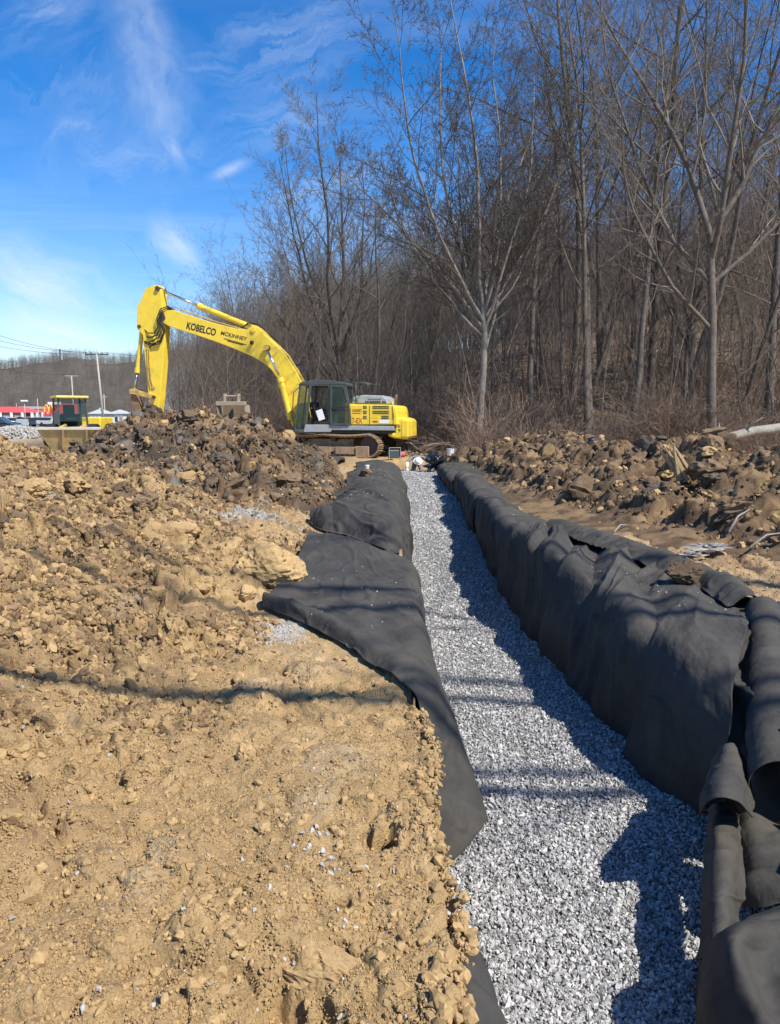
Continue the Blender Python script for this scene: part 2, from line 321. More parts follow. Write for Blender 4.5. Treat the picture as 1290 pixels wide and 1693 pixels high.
# ---------------------------------------------------------------- heaps
def heap_left(X, Y):
    hx = [-9.4, -8.4, -7.8, -7.2, -6.75, -5.5, -5.0, -4.5, -4.1, -3.4, -2.7, -2.1, -1.46, -.95]
    hz = [-.4, -.3, .0, .45, .95, 1.62, 1.66, 1.52, 1.63, 1.45, 1.25, .92, .42, -.3]
    yc = 16.6 + .25 * perlin(X * .5, X * 0, 3); d = np.abs(Y - yc) / np.where(Y < yc, 4.7, 3.2)
    h0 = np.interp(X + .3 * perlin(X * .5, Y * .5, 402), hx, hz); z = np.maximum(h0, 0) * np.clip(1 - d, -.3, 1) - .10 * (d > .8) - .5 * sstep(.15, -.05, h0)
    return z
def heap_right(X, Y):
    xc = np.interp(Y, [6, 9, 13, 18, 24, 28], [10.0, 8.5, 7.0, 5.4, 3.9, 3.2]); hc = np.interp(Y, [5.5, 7, 9, 13, 18, 23, 25.5, 27.5], [-.2, .75, .95, .92, .98, .9, .6, -.3])
    wi = np.interp(Y, [6, 9, 13, 18, 24], [4.6, 4.3, 4.0, 2.8, 1.8]); d = np.where(X < xc, (xc - X) / wi, (X - xc) / 2.4)
    return np.maximum(hc, 0) * np.clip(1 - d, -.3, 1) - .08 * (d > .85) - .5 * sstep(.15, -.05, hc)
def heap_detail(X, Y, s, amp=1.0):
    qx = X + .10 * perlin(X * 2.5, Y * 2.5, s + 1) + .03 * perlin(X * 8, Y * 8, s + 3); qy = Y + .10 * perlin(X * 2.5, Y * 2.5, s + 2)
    return amp * (.34 * clods(qx / 1.05, qy / 1.05, s + 10) + .24 * clods(qx / .5, qy / .5, s + 20) + .12 * clods(qx / .22, qy / .22, s + 30) + .06 * clods(qx / .10, qy / .10, s + 40) + .03 * fbm(X * 5, Y * 5, 3, s) - .22)
def HL(X, Y): return heap_left(X, Y) + heap_detail(X, Y, 500, 1.05) * sstep(-.2, .35, heap_left(X, Y)) + .12
def HR(X, Y): return heap_right(X, Y) + heap_detail(X, Y, 600, 1.0) * sstep(-.2, .3, heap_right(X, Y)) + .12
def build_heap(name, fn, x0, x1, y0, y1, step, colfn, label):
    xs = np.arange(x0, x1, step); ys = np.arange(y0, y1, step * 1.15); Xg, Yg = np.meshgrid(xs, ys); X = Xg.ravel(); Y = Yg.ravel(); Z = fn(X, Y)
    a = .07; dx = a * perlin(X * 4, Y * 4 + Z * 5, 701) + .03 * perlin(X * 13, Y * 13 + Z * 12, 702); dy = a * 1.3 * perlin(X * 4 + 30, Y * 4 + Z * 5, 703) + .03 * perlin(X * 13 + 7, Y * 13 + Z * 12, 704)
    G = H(X, Y); keep = (Z > G - .12)
    n = len(xs); i = (np.arange(len(ys) - 1)[:, None] * n + np.arange(n - 1)[None]).ravel(); q = np.stack([i, i + 1, i + n + 1, i + n], 1)
    q = q[keep[q].any(1)]; used = np.unique(q); remap = np.zeros(len(X), int); remap[used] = np.arange(len(used))
    V = np.stack([X + dx, Y + dy, Z], 1)[used]
    me = np_mesh(name, V, remap[q], True, colfn(X[used], Y[used], Z[used]))
    ob(name, me, M['soil'], label=label, cat='soil heap')
def mixc(a, b, m): return a * (1 - m[:, None]) + b * m[:, None]
def col_left(X, Y, Z):
    n = fbm(X * .8, Y * .8 + Z, 4, 801); n2 = fbm(X * 3, Y * 3 + Z * 2, 3, 802)
    c = np.tile(np.array([.145, .095, .055]), (len(X), 1)) * (1 + .35 * n2[:, None])
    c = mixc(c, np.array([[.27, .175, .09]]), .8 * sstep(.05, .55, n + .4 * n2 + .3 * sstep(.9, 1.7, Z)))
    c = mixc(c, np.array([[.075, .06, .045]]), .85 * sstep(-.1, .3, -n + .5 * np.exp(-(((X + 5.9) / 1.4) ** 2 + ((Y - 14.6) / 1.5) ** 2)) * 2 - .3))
    c = mixc(c, np.array([[.20, .185, .165]]), .6 * sstep(.35, .6, fbm(X * 1.5, Y * 1.5, 3, 803)))
    return c
def col_right(X, Y, Z):
    n = fbm(X * .9, Y * .9 + Z, 4, 811); n2 = fbm(X * 3.4, Y * 3.4 + Z * 2, 3, 812)
    c = np.tile(np.array([.14, .092, .054]), (len(X), 1)) * (1 + .35 * n2[:, None])
    c = mixc(c, np.array([[.28, .185, .095]]), .7 * sstep(.0, .5, n + .4 * n2))
    c = mixc(c, np.array([[.09, .068, .045]]), .7 * sstep(.15, .5, -n))
    return c
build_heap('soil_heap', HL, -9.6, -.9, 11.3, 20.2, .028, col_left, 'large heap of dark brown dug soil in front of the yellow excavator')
build_heap('soil_heap', HR, 1.9, 12.3, 5.6, 27.6, .045, col_right, 'long bank of cloddy brown soil along the wood edge, right of the trench')

# ---------------------------------------------------------------- stone and clod shapes
import bmesh
def ico(sub):
    bm = bmesh.new(); bmesh.ops.create_icosphere(bm, subdivisions=sub, radius=1.0); V = np.array([v.co[:] for v in bm.verts]); Fs = np.array([[v.index for v in f.verts] for f in bm.faces]); bm.free(); return V, Fs
ICO = {k: ico(k) for k in (1, 2, 3, 4, 5)}
def lump(name, seed, sub=3, amp=(.34, .2, .11, .05), cuts=5, sq=(1, 1, .75), smooth=False):
    V, Fs = ICO[sub]; r = np.random.RandomState(seed); V = V.copy(); P = V + r.rand(3) * 50
    rr = 1 + amp[0] * perlin3(P * 1.2, seed) + amp[1] * perlin3(P * 2.7, seed + 1)
    if sub >= 3: rr = rr + amp[2] * np.abs(perlin3(P * 5.5, seed + 2)) + amp[3] * perlin3(P * 11, seed + 3)
    if sub >= 4: rr = rr + .035 * np.abs(perlin3(P * 20, seed + 4)) + .02 * perlin3(P * 38, seed + 5)
    V = V * rr[:, None]
    for _ in range(cuts):
        n = r.randn(3); n /= np.linalg.norm(n); d = .62 + .3 * r.rand(); t = V @ n; V = V - np.outer(np.maximum(t - d, 0) * .85, n)
    V = V * np.array(sq) * (1 + .25 * (r.rand(3) - .5)); V /= np.abs(V).max()
    return np_mesh(name, V, Fs, smooth)
def flint(name, seed):
    """small broken stone: few flat facets"""
    V, Fs = ICO[1] if False else ICO[2]; r = np.random.RandomState(seed); V = V.copy()
    for _ in range(13):
        n = r.randn(3); n /= np.linalg.norm(n); d = .30 + .35 * r.rand(); t = V @ n; V = V - np.outer(np.maximum(t - d, 0), n)
    V = V * np.array([1, .62 + .3 * r.rand(), .42 + .3 * r.rand()]); V /= np.abs(V).max(); return np_mesh(name, V, Fs, False)
def variants(name, meshes, m):
    c = bpy.data.collections.new(name)
    for k, me in enumerate(meshes):
        o = bpy.data.objects.new('%s_%02d' % (name, k), me); me.materials.clear(); me.materials.append(m); c.objects.link(o)
    return c
def scatter(name, P, rot, scl, idx, coll, **kw):
    me = bpy.data.meshes.new(name); me.vertices.add(len(P)); me.vertices.foreach_set('co', np.asarray(P, np.float32).ravel())
    a = me.attributes.new('rot', 'FLOAT_VECTOR', 'POINT'); a.data.foreach_set('vector', np.asarray(rot, np.float32).ravel())
    scl = np.asarray(scl, np.float32); scl = np.repeat(scl[:, None], 3, 1) if scl.ndim == 1 else scl
    a = me.attributes.new('scl', 'FLOAT_VECTOR', 'POINT'); a.data.foreach_set('vector', scl.ravel())
    a = me.attributes.new('idx', 'INT', 'POINT'); a.data.foreach_set('value', np.asarray(idx, np.int32))
    o = ob(name, me, None, kind='stuff', **kw)
    g = bpy.data.node_groups.new(name, 'GeometryNodeTree'); g.interface.new_socket('Geometry', in_out='INPUT', socket_type='NodeSocketGeometry'); g.interface.new_socket('Geometry', in_out='OUTPUT', socket_type='NodeSocketGeometry')
    N = g.nodes; gi = N.new('NodeGroupInput'); go = N.new('NodeGroupOutput'); ip = N.new('GeometryNodeInstanceOnPoints'); ci = N.new('GeometryNodeCollectionInfo')
    ci.inputs['Collection'].default_value = coll; ci.inputs['Separate Children'].default_value = True; ci.inputs['Reset Children'].default_value = True
    def at_(nm, t):
        a = N.new('GeometryNodeInputNamedAttribute'); a.data_type = t; a.inputs['Name'].default_value = nm; return a.outputs['Attribute']
    er = N.new('FunctionNodeEulerToRotation'); g.links.new(at_('rot', 'FLOAT_VECTOR'), er.inputs[0])
    g.links.new(gi.outputs[0], ip.inputs['Points']); g.links.new(ci.outputs[0], ip.inputs['Instance']); ip.inputs['Pick Instance'].default_value = True
    g.links.new(at_('idx', 'INT'), ip.inputs['Instance Index']); g.links.new(er.outputs[0], ip.inputs['Rotation']); g.links.new(at_('scl', 'FLOAT_VECTOR'), ip.inputs['Scale'])
    g.links.new(ip.outputs[0], go.inputs[0]); md = o.modifiers.new('scatter', 'NODES'); md.node_group = g
    return o
rs = np.random.RandomState(7)

# ---------------------------------------------------------------- fabric sheets
def crv(P, n, axis):
    """Catmull-Rom resample along axis"""
    P = np.moveaxis(P, axis, 0); k = len(P); t = np.linspace(0, k - 1, n); i = np.clip(np.floor(t).astype(int), 0, k - 2); f = (t - i)[:, None, None]
    g = lambda j: np.where((j < 0)[:, None, None], 2 * P[0] - P[1], np.where((j >= k)[:, None, None], 2 * P[-1] - P[-2], P[np.clip(j, 0, k - 1)]))
    a, b, c, d = g(i - 1), P[i], P[i + 1], g(i + 2)
    out = .5 * ((2 * b) + (c - a) * f + (2 * a - 5 * b + 4 * c - d) * f ** 2 + (3 * b - a - 3 * c + d) * f ** 3)
    return np.moveaxis(out, 0, axis)
FOOT = np.full((700, 260), -9.0)      # highest fabric point on a 4 cm grid, X -5..5.4, Y 1..29
def sheet(grid, label, nu=220, nv=150, wr=.02, wsc=(3.2, 1.0), seed=0, lift=True, fine=.004, group='black geotextile sheets lining the trench', thick=.006, fold=0.0, tear=.012):
    G = crv(crv(np.array(grid, float), nu, 0), nv, 1)
    du = np.gradient(G, axis=0); dv = np.gradient(G, axis=1); N = np.cross(du, dv); N /= np.linalg.norm(N, axis=2, keepdims=True) + 1e-9
    if N[:, :, 2].mean() < 0: N = -N
    su = np.cumsum(np.linalg.norm(du, axis=2), 0); sv = np.cumsum(np.linalg.norm(dv, axis=2), 1)
    a = su.ravel() * wsc[0]; b = sv.ravel() * wsc[1]; a = a + .5 * perlin(a * .5, b * .8, seed + 5)
    ridge = np.minimum(np.abs(perlin(a, b, seed)) * 2.4, 1.2) - .55 + .5 * (1 - np.abs(perlin(a * 1.7 + 9, b * .9 + .6 * a, seed + 21)) * 2).clip(0, 1) ** 2; ridge2 = (1 - np.abs(perlin(a * 2.3 + .8 * b, b * 1.6 - .3 * a, seed + 1))) ** 4 - .25
    d = wr * (1.5 * ridge + .22 * ridge2 + 1.2 * perlin(su.ravel() * 1.1, sv.ravel() * 1.3, seed + 2)) + min(.022, wr * .9) * (1 - np.abs(perlin(a * 1.6 + b * 1.1, b * 1.9 - a * .9, seed + 12)) * 6).clip(0, 1) * (perlin(a * .7, b * .7, seed + 13) > -.1) + fine * fbm(su.ravel() * 5, sv.ravel() * 5, 3, seed + 3)
    G = G + N * d.reshape(nu, nv, 1)
    # uneven cut edges
    e = tear * fbm(su[:, 0] * 3, su[:, 0] * 0 + seed, 3, seed + 9); G[:, 0] += dv[:, 0] / (np.linalg.norm(dv[:, 0], axis=1, keepdims=True) + 1e-9) * e[:, None]
    e = tear * fbm(sv[0] * 3, sv[0] * 0 + seed, 3, seed + 8); G[0] += du[0] / (np.linalg.norm(du[0], axis=1, keepdims=True) + 1e-9) * e[:, None]
    X, Y, Z = G[:, :, 0], G[:, :, 1], G[:, :, 2]
    if lift:
        x = X.ravel(); y = Y.ravel(); g = H(x, y).reshape(X.shape); out = (X < .12) | (X > xr(y).reshape(X.shape) + .04)
        Z[out] = np.maximum(Z[out], g[out] + .014); G[:, :, 2] = Z
    gi = np.clip(((Y + 0 - 1) / .04).astype(int), 0, 699); gj = np.clip(((X + 5) / .04).astype(int), 0, 259); mk = ((Z > -.25) | (X > 1)).ravel(); np.maximum.at(FOOT, (gi.ravel()[mk], gj.ravel()[mk]), Z.ravel()[mk])
    i = (np.arange(nu - 1)[:, None] * nv + np.arange(nv - 1)[None]).ravel(); q = np.stack([i, i + 1, i + nv + 1, i + nv], 1)
    o = ob('fabric_sheet', np_mesh('fabric_sheet', G.reshape(-1, 3), q, True), M['fabric'], label=label, cat='fabric sheet', group=group)
    m = o.modifiers.new('thickness', 'SOLIDIFY'); m.thickness = thick; m.offset = 0
    return G
def flat(g, k): return [[(p[0] - .12 * (i_ == 0), p[1], p[2] * k if p[2] > 0 else p[2]) for i_, p in enumerate(r)] for r in g]
def flat2(g, k): return [[(p[0], p[1], p[2] * k if p[2] > 0 else p[2]) for p in r] for r in g]
# left bank, near to far.  columns: outer edge ... lip ... hanging to the gravel
SA = sheet([[(-1.13, 6.42, .03), (-.60, 5.76, .02), (-.18, 5.02, .015), (.12, 4.40, .02), (.22, 4.15, -.38), (.30, 3.98, -.90)],
       [(-1.14, 6.52, .13), (-.60, 5.90, .12), (-.16, 5.2, .10), (.22, 4.70, .05), (.37, 4.42, -.35), (.50, 4.20, -.85)],
       [(-1.12, 6.72, .05), (-.58, 6.2, .05), (-.12, 5.6, .05), (.20, 5.1, .03), (.42, 4.75, -.30), (.62, 4.52, -.80)],
       [(-1.10, 7.1, .06), (-.55, 6.8, .08), (-.08, 6.4, .09), (.23, 5.9, .06), (.36, 5.6, -.32), (.44, 5.4, -.90)],
       [(-1.08, 7.8, .10), (-.52, 7.6, .10), (0, 7.3, .10), (.26, 6.9, .05), (.33, 6.6, -.40), (.38, 6.4, -.95)],
       [(-1.05, 8.5, .16), (-.5, 8.35, .15), (0, 8.1, .11), (.27, 7.8, .04), (.33, 7.7, -.4), (.38, 7.5, -.95)],
       [(-1.0, 9.05, .30), (-.5, 8.8, .24), (0.02, 8.5, .12), (.26, 8.35, .0), (.32, 8.3, -.4), (.37, 8.2, -.95)],
       [(-.98, 9.25, .16), (-.5, 9.0, .12), (0.0, 8.7, .04), (.24, 8.5, -.06), (.31, 8.45, -.4), (.36, 8.4, -.95)]],
      'near left fabric sheet with rolled front hem and a pointed flap hanging over the gravel', 300, 200, .014, (.9, 1.3), seed=11)
SB = sheet([[(-1.24, 11.3, .0), (-.95, 10.7, .0), (-.50, 10.2, .0), (.0, 9.2, .0), (.18, 9.4, -.35), (.24, 10.2, -.90)],
       [(-1.25, 11.5, .20), (-.88, 11.15, .34), (-.45, 10.85, .36), (.04, 10.3, .22), (.24, 10.6, -.2), (.28, 11.2, -.92)],
       [(-1.22, 12.0, .16), (-.80, 11.9, .30), (-.40, 11.8, .34), (.06, 11.9, .24), (.32, 12.1, -.2), (.34, 12.3, -.92)],
       [(-1.18, 13.0, .10), (-.75, 13.0, .26), (-.32, 13.0, .30), (.12, 13, .20), (.33, 13.0, -.25), (.37, 13, -.92)],
       [(-1.08, 14.0, .10), (-.66, 14.0, .30), (-.28, 14.0, .34), (.14, 14, .20), (.33, 14.0, -.22), (.37, 14, -.88)],
       [(-1.02, 14.9, .16), (-.62, 14.9, .36), (-.24, 14.9, .36), (.14, 14.9, .16), (.31, 14.9, -.2), (.35, 14.9, -.86)]],
      'second fabric sheet on the left bank, upright grey front face behind the near sheet', 240, 170, .026, (1.0, .8), seed=23)
SCc = sheet(flat([[(-1.05, 14.6, .02), (-.62, 14.5, .10), (-.25, 14.5, .12), (.10, 14.5, .0), (.28, 14.6, -.3), (.34, 14.7, -.88)],
       [(-1.05, 15.2, .22), (-.62, 15.1, .40), (-.25, 15.1, .42), (.12, 15.1, .24), (.34, 15.2, -.2), (.38, 15.3, -.86)],
       [(-.98, 16.4, .16), (-.60, 16.4, .36), (-.22, 16.4, .40), (.14, 16.4, .22), (.34, 16.4, -.2), (.40, 16.4, -.80)],
       [(-.95, 17.6, .14), (-.58, 17.6, .26), (-.22, 17.6, .28), (.14, 17.6, .16), (.32, 17.6, -.2), (.38, 17.6, -.74)],
       [(-.95, 19.0, .18), (-.58, 19.0, .34), (-.20, 19.0, .34), (.14, 19.0, .18), (.32, 19.0, -.18), (.36, 19, -.7)]],
      .62), 'third fabric sheet along the left bank, dusted with pale grit on top', 200, 140, .04, (.9, .8), seed=37, tear=.06)
SD = sheet(flat([[(-.98, 18.7, .05), (-.6, 18.6, .10), (-.22, 18.6, .12), (.10, 18.6, .04), (.28, 18.7, -.2), (.34, 18.8, -.7)],
       [(-1.0, 19.4, .28), (-.62, 19.3, .44), (-.22, 19.3, .46), (.14, 19.3, .30), (.34, 19.4, -.1), (.38, 19.5, -.66)],
       [(-.95, 21.0, .22), (-.6, 21.0, .36), (-.20, 21.0, .38), (.14, 21.0, .24), (.34, 21.0, -.1), (.38, 21, -.62)],
       [(-.9, 22.6, .28), (-.56, 22.6, .40), (-.18, 22.6, .40), (.16, 22.6, .26), (.32, 22.6, -.05), (.36, 22.6, -.55)],
       [(-1.0, 24.6, .22), (-.6, 24.6, .42), (-.2, 24.6, .42), (.12, 24.6, .24), (.28, 24.6, 0), (.32, 24.6, -.5)],
       [(-.95, 25.6, .12), (-.6, 25.6, .18), (-.2, 25.6, .18), (.08, 25.6, .1), (.24, 25.6, -.1), (.28, 25.6, -.5)]],
      .62), 'farthest fabric sheet on the left bank, beside the crouching worker', 180, 120, .05, (.8, .8), seed=41, tear=.07)
sheet([[(-3.4, 24.6, .10), (-2.9, 24.2, .12), (-2.3, 24.0, .12), (-1.75, 24.2, .10)],
       [(-3.5, 25.1, .34), (-2.9, 24.9, .30), (-2.3, 24.8, .40), (-1.7, 24.9, .26)],
       [(-3.3, 25.8, .22), (-2.8, 25.8, .50), (-2.2, 25.8, .30), (-1.6, 25.7, .22)],
       [(-3.2, 26.6, .12), (-2.7, 26.7, .16), (-2.1, 26.7, .14), (-1.6, 26.6, .12)]],
      'loose crumpled fabric scrap lying on the ground before the excavator track', 90, 90, .05, seed=43, group='')
# flap at the bottom of the picture, left wall of the trench
sheet([[(.22, 2.74, -.40), (.27, 2.76, -.34), (.31, 2.80, -.46), (.34, 2.84, -.78)],
       [(.21, 2.55, -.30), (.28, 2.58, -.26), (.37, 2.62, -.42), (.43, 2.66, -.84)],
       [(.20, 2.25, -.32), (.28, 2.25, -.24), (.40, 2.28, -.42), (.47, 2.30, -.88)],
       [(.20, 1.9, -.36), (.28, 1.9, -.28), (.41, 1.9, -.46), (.49, 1.9, -.92)],
       [(.20, 1.5, -.4), (.28, 1.5, -.32), (.42, 1.5, -.50), (.50, 1.5, -.92)]],
      'narrow fabric flap against the left trench wall at the bottom edge of the picture', 110, 90, .008, seed=47, lift=False)
# right bank, near to far.  columns: on the gravel ... wall ... lip ... top ... outer edge
SR4 = sheet([[(2.02, 4.55, -.95), (2.06, 4.45, -.60), (2.12, 4.42, -.22), (2.28, 4.70, .02), (2.72, 5.50, .06), (3.14, 6.30, .03)],
       [(1.92, 4.9, -.95), (1.97, 4.85, -.58), (2.03, 4.90, -.12), (2.20, 5.15, .08), (2.68, 5.9, .10), (3.20, 6.62, .07)],
       [(1.84, 5.5, -.95), (1.92, 5.5, -.52), (2.00, 5.6, -.04), (2.18, 5.8, .10), (2.62, 6.4, .07), (3.20, 7.05, .12)],
       [(1.78, 6.4, -.95), (1.86, 6.4, -.46), (1.96, 6.5, .02), (2.14, 6.7, .12), (2.56, 7.1, .10), (3.14, 7.6, .09)],
       [(1.72, 7.3, -.95), (1.80, 7.3, -.44), (1.92, 7.4, .06), (2.10, 7.5, .12), (2.50, 7.9, .08), (3.02, 8.3, .12)],
       [(1.69, 8.5, -.95), (1.75, 8.5, -.42), (1.84, 8.6, .08), (2.02, 8.7, .15), (2.36, 8.9, .10), (2.82, 9.2, .14)],
       [(1.66, 9.6, -.93), (1.68, 9.6, -.40), (1.74, 9.7, .12), (1.90, 9.8, .22), (2.16, 9.9, .18), (2.56, 10.1, .08)],
       [(1.66, 10.3, -.93), (1.66, 10.3, -.42), (1.72, 10.35, .08), (1.86, 10.4, .16), (2.10, 10.5, .10), (2.46, 10.6, .03)]],
      'long near fabric sheet over the right bank, sunlit on top, dark down its wall', 420, 240, .05, (1.05, .35), seed=53, fine=.006)
sheet(flat2([[(1.66, 10.0, -.93), (1.68, 10.0, -.45), (1.76, 10.0, .05), (1.96, 10.1, .14), (2.3, 10.4, .05)],
       [(1.67, 10.7, -.90), (1.62, 10.7, -.40), (1.66, 10.8, .16), (1.92, 10.9, .24), (2.4, 11.1, .08)],
       [(1.70, 12.0, -.85), (1.66, 12.0, -.35), (1.70, 12.1, .18), (1.95, 12.2, .22), (2.34, 12.3, .05)],
       [(1.74, 13.6, -.80), (1.70, 13.6, -.32), (1.73, 13.6, .18), (1.96, 13.7, .26), (2.34, 13.8, .06)],
       [(1.76, 15.2, -.74), (1.72, 15.2, -.30), (1.74, 15.2, .16), (1.95, 15.3, .22), (2.28, 15.4, .05)]],
      .72), 'second fabric sheet on the right bank with a raised dark fold at its near end', 260, 150, .042, (.8, .5), seed=59)
sheet(flat2([[(1.78, 14.8, -.74), (1.76, 14.8, -.35), (1.80, 14.8, .06), (1.98, 14.9, .12), (2.3, 15.0, .03)],
       [(1.76, 15.6, -.72), (1.66, 15.6, -.28), (1.68, 15.6, .22), (1.95, 15.7, .32), (2.4, 15.8, .08)],
       [(1.80, 17.4, -.68), (1.72, 17.4, -.24), (1.74, 17.4, .26), (2.0, 17.5, .34), (2.45, 17.6, .08)],
       [(1.84, 19.4, -.62), (1.76, 19.4, -.20), (1.78, 19.4, .20), (2.0, 19.5, .28), (2.4, 19.6, .08)]],
      .72), 'third fabric sheet on the right bank, dark and bunched against its edge', 190, 120, .05, (1.1, .5), seed=61)
sheet(flat2([[(1.86, 19.6, -.55), (1.70, 19.7, -.22), (1.72, 19.8, .02), (2.2, 19.9, .10), (3.0, 20.0, .06)],
       [(1.80, 20.6, -.55), (1.62, 20.6, -.10), (1.66, 20.7, .24), (2.2, 20.8, .28), (3.3, 21.0, .10)],
       [(1.80, 22.6, -.50), (1.60, 22.6, -.06), (1.66, 22.6, .26), (2.1, 22.8, .32), (3.3, 23.0, .12)],
       [(1.78, 24.4, -.45), (1.62, 24.4, -.04), (1.70, 24.4, .20), (2.1, 24.5, .22), (2.9, 24.6, .10)]],
      .72), 'farthest fabric sheet on the right bank, lying flat and wide over the edge', 150, 120, .06, (1.0, .6), seed=67)
# outer second layer along the near right sheet
sheet([[(2.95, 6.3, .05), (3.14, 6.3, .16), (3.34, 6.25, .03)],
       [(2.9, 7.2, .10), (3.12, 7.2, .22), (3.36, 7.2, .06)],
       [(2.66, 8.3, .12), (2.92, 8.4, .24), (3.22, 8.5, .05)],
       [(2.34, 9.5, .16), (2.62, 9.6, .24), (2.92, 9.8, .05)],
       [(2.2, 10.6, .12), (2.44, 10.7, .22), (2.66, 10.8, .05)]],
      'narrow outer fold of fabric running behind the near right sheet', 200, 60, .02, seed=71)
# the big open roll at the right edge
def roll(p0, p1, r0, r1, a0, a1, label, n=60, k=70, seed=0, wr=.006, sag=.0):
    p0 = Vector(p0); p1 = Vector(p1); ax = (p1 - p0).normalized(); side = ax.cross(Vector((0, 0, 1))).normalized(); up = side.cross(ax)
    g = []
    for i in range(10):
        t = i / 9; c = p0.lerp(p1, t) + Vector((0, 0, -sag * math.sin(math.pi * t))); r = r0 + (r1 - r0) * t + .012 * math.sin(t * 9 + seed)
        row = []
        for j in range(12):
            s = j / 11; a = a0 + (a1 - a0) * s; rr = r * (1 - .18 * s * (abs(a1 - a0) > 4)); row.append(c + side * math.cos(a) * rr + up * math.sin(a) * rr)
        g.append(row)
    return sheet(g, label, k, n, wr, (3, 1), seed, lift=False)
roll((2.10, 3.72, -.27), (3.24, 6.25, .02), .185, .15, rad(200), rad(-75), 'thick open roll of fabric at the right edge with a dark mouth facing the camera', 90, 160, seed=73, wr=.004)
sheet([[at(1158, 1352, 3.62), at(1168, 1330, 3.52), at(1196, 1322, 3.45), at(1222, 1330, 3.50), at(1242, 1352, 3.62)],
       [at(1157, 1325, 3.72), at(1170, 1296, 3.66), at(1198, 1284, 3.62), at(1226, 1294, 3.66), at(1246, 1330, 3.78)],
       [at(1166, 1290, 3.95), at(1180, 1268, 3.9), at(1200, 1258, 3.88), at(1222, 1262, 3.92), at(1238, 1290, 4.05)],
       [at(1176, 1262, 4.25), at(1190, 1240, 4.2), at(1204, 1228, 4.2), at(1218, 1232, 4.25), at(1230, 1250, 4.35)]],
      'small arched fabric cuff with a dark opening below the end of the long sheet', 90, 80, .006, seed=79, lift=False)
sheet([[at(1172, 1338, 3.95), at(1185, 1326, 3.80), at(1208, 1328, 3.82), at(1222, 1344, 3.95)],
       [at(1166, 1400, 3.62), at(1182, 1392, 3.50), at(1206, 1394, 3.50), at(1224, 1404, 3.62)],
       [at(1160, 1460, 3.36), at(1180, 1450, 3.24), at(1206, 1452, 3.22), at(1228, 1466, 3.36)],
       [at(1158, 1520, 3.16), at(1178, 1512, 3.04), at(1204, 1516, 3.02), at(1222, 1530, 3.14)],
       [at(1158, 1590, 2.98), at(1176, 1584, 2.86), at(1202, 1584, 2.84), at(1216, 1594, 2.94)]],
      'slim upright strip of fabric with a frayed right edge beside the gravel', 130, 70, .008, seed=83, lift=False, tear=.02)
sheet([[at(1218, 1350, 3.85), at(1245, 1345, 3.80), at(1290, 1370, 3.75), at(1370, 1400, 3.7)],
       [at(1220, 1410, 3.64), at(1250, 1405, 3.56), at(1300, 1420, 3.5), at(1380, 1440, 3.4)],
       [at(1222, 1470, 3.42), at(1254, 1470, 3.32), at(1300, 1470, 3.26), at(1390, 1480, 3.2)],
       [at(1226, 1500, 3.34), at(1258, 1500, 3.24), at(1300, 1494, 3.2), at(1390, 1500, 3.12)]],
      'dark fabric scrap half in shade between the slim strip and the right edge', 90, 80, .014, seed=89, lift=False)
sheet([[at(1150, 1790, 3.0), at(1159, 1620, 3.05), at(1180, 1556, 3.0), at(1225, 1525, 2.95), at(1290, 1500, 2.98), at(1420, 1470, 3.05)],
       [at(1165, 1800, 2.78), at(1158, 1660, 2.78), at(1174, 1580, 2.78), at(1214, 1540, 2.74), at(1280, 1530, 2.78), at(1420, 1510, 2.8)],
       [at(1190, 1820, 2.55), at(1176, 1700, 2.56), at(1190, 1630, 2.60), at(1216, 1570, 2.62), at(1270, 1590, 2.68), at(1420, 1570, 2.6)],
       [at(1230, 1840, 2.36), at(1220, 1750, 2.38), at(1226, 1680, 2.44), at(1246, 1640, 2.48), at(1290, 1660, 2.5), at(1430, 1650, 2.4)],
       [at(1270, 1860, 2.2), at(1262, 1800, 2.2), at(1262, 1740, 2.24), at(1280, 1710, 2.3), at(1320, 1730, 2.3), at(1450, 1740, 2.2)]],
      'large folded fabric corner at the bottom right, creased along its ridge', 170, 160, .012, seed=97, lift=False)
sheet([[(2.30, 6.9, -.02), (2.7, 6.9, .0), (3.2, 6.9, .0), (3.5, 6.8, .02)],
       [(2.20, 5.4, -.25), (2.5, 5.4, -.10), (2.95, 5.4, .0), (3.5, 5.5, .02)],
       [(2.12, 4.5, -.45), (2.35, 4.4, -.28), (2.7, 4.3, -.22), (3.2, 4.3, -.1)],
       [(2.05, 3.9, -.60), (2.2, 3.8, -.48), (2.5, 3.8, -.45), (2.9, 3.8, -.42)]],
      'fabric layer in deep shade beneath the open roll at the right edge', 120, 80, .02, (1.5, 1), seed=101)  # dark sheet added under the roll to paint the shadow gap over bare soil
def foot(X, Y): return FOOT[np.clip(((Y - 1) / .04).astype(int), 0, 699), np.clip(((X + 5) / .04).astype(int), 0, 259)] * np.where((X > -5) & (X < 5.4) & (Y > 1) & (Y < 29), 1, 0) + np.where((X > -5) & (X < 5.4) & (Y > 1) & (Y < 29), 0, -9)
def covered(X, Y):
    c = np.zeros(len(X), bool)
    for dx in (-.05, 0, .05):
        for dy in (-.05, 0, .05): c |= foot(X + dx, Y + dy) > -5
    return c
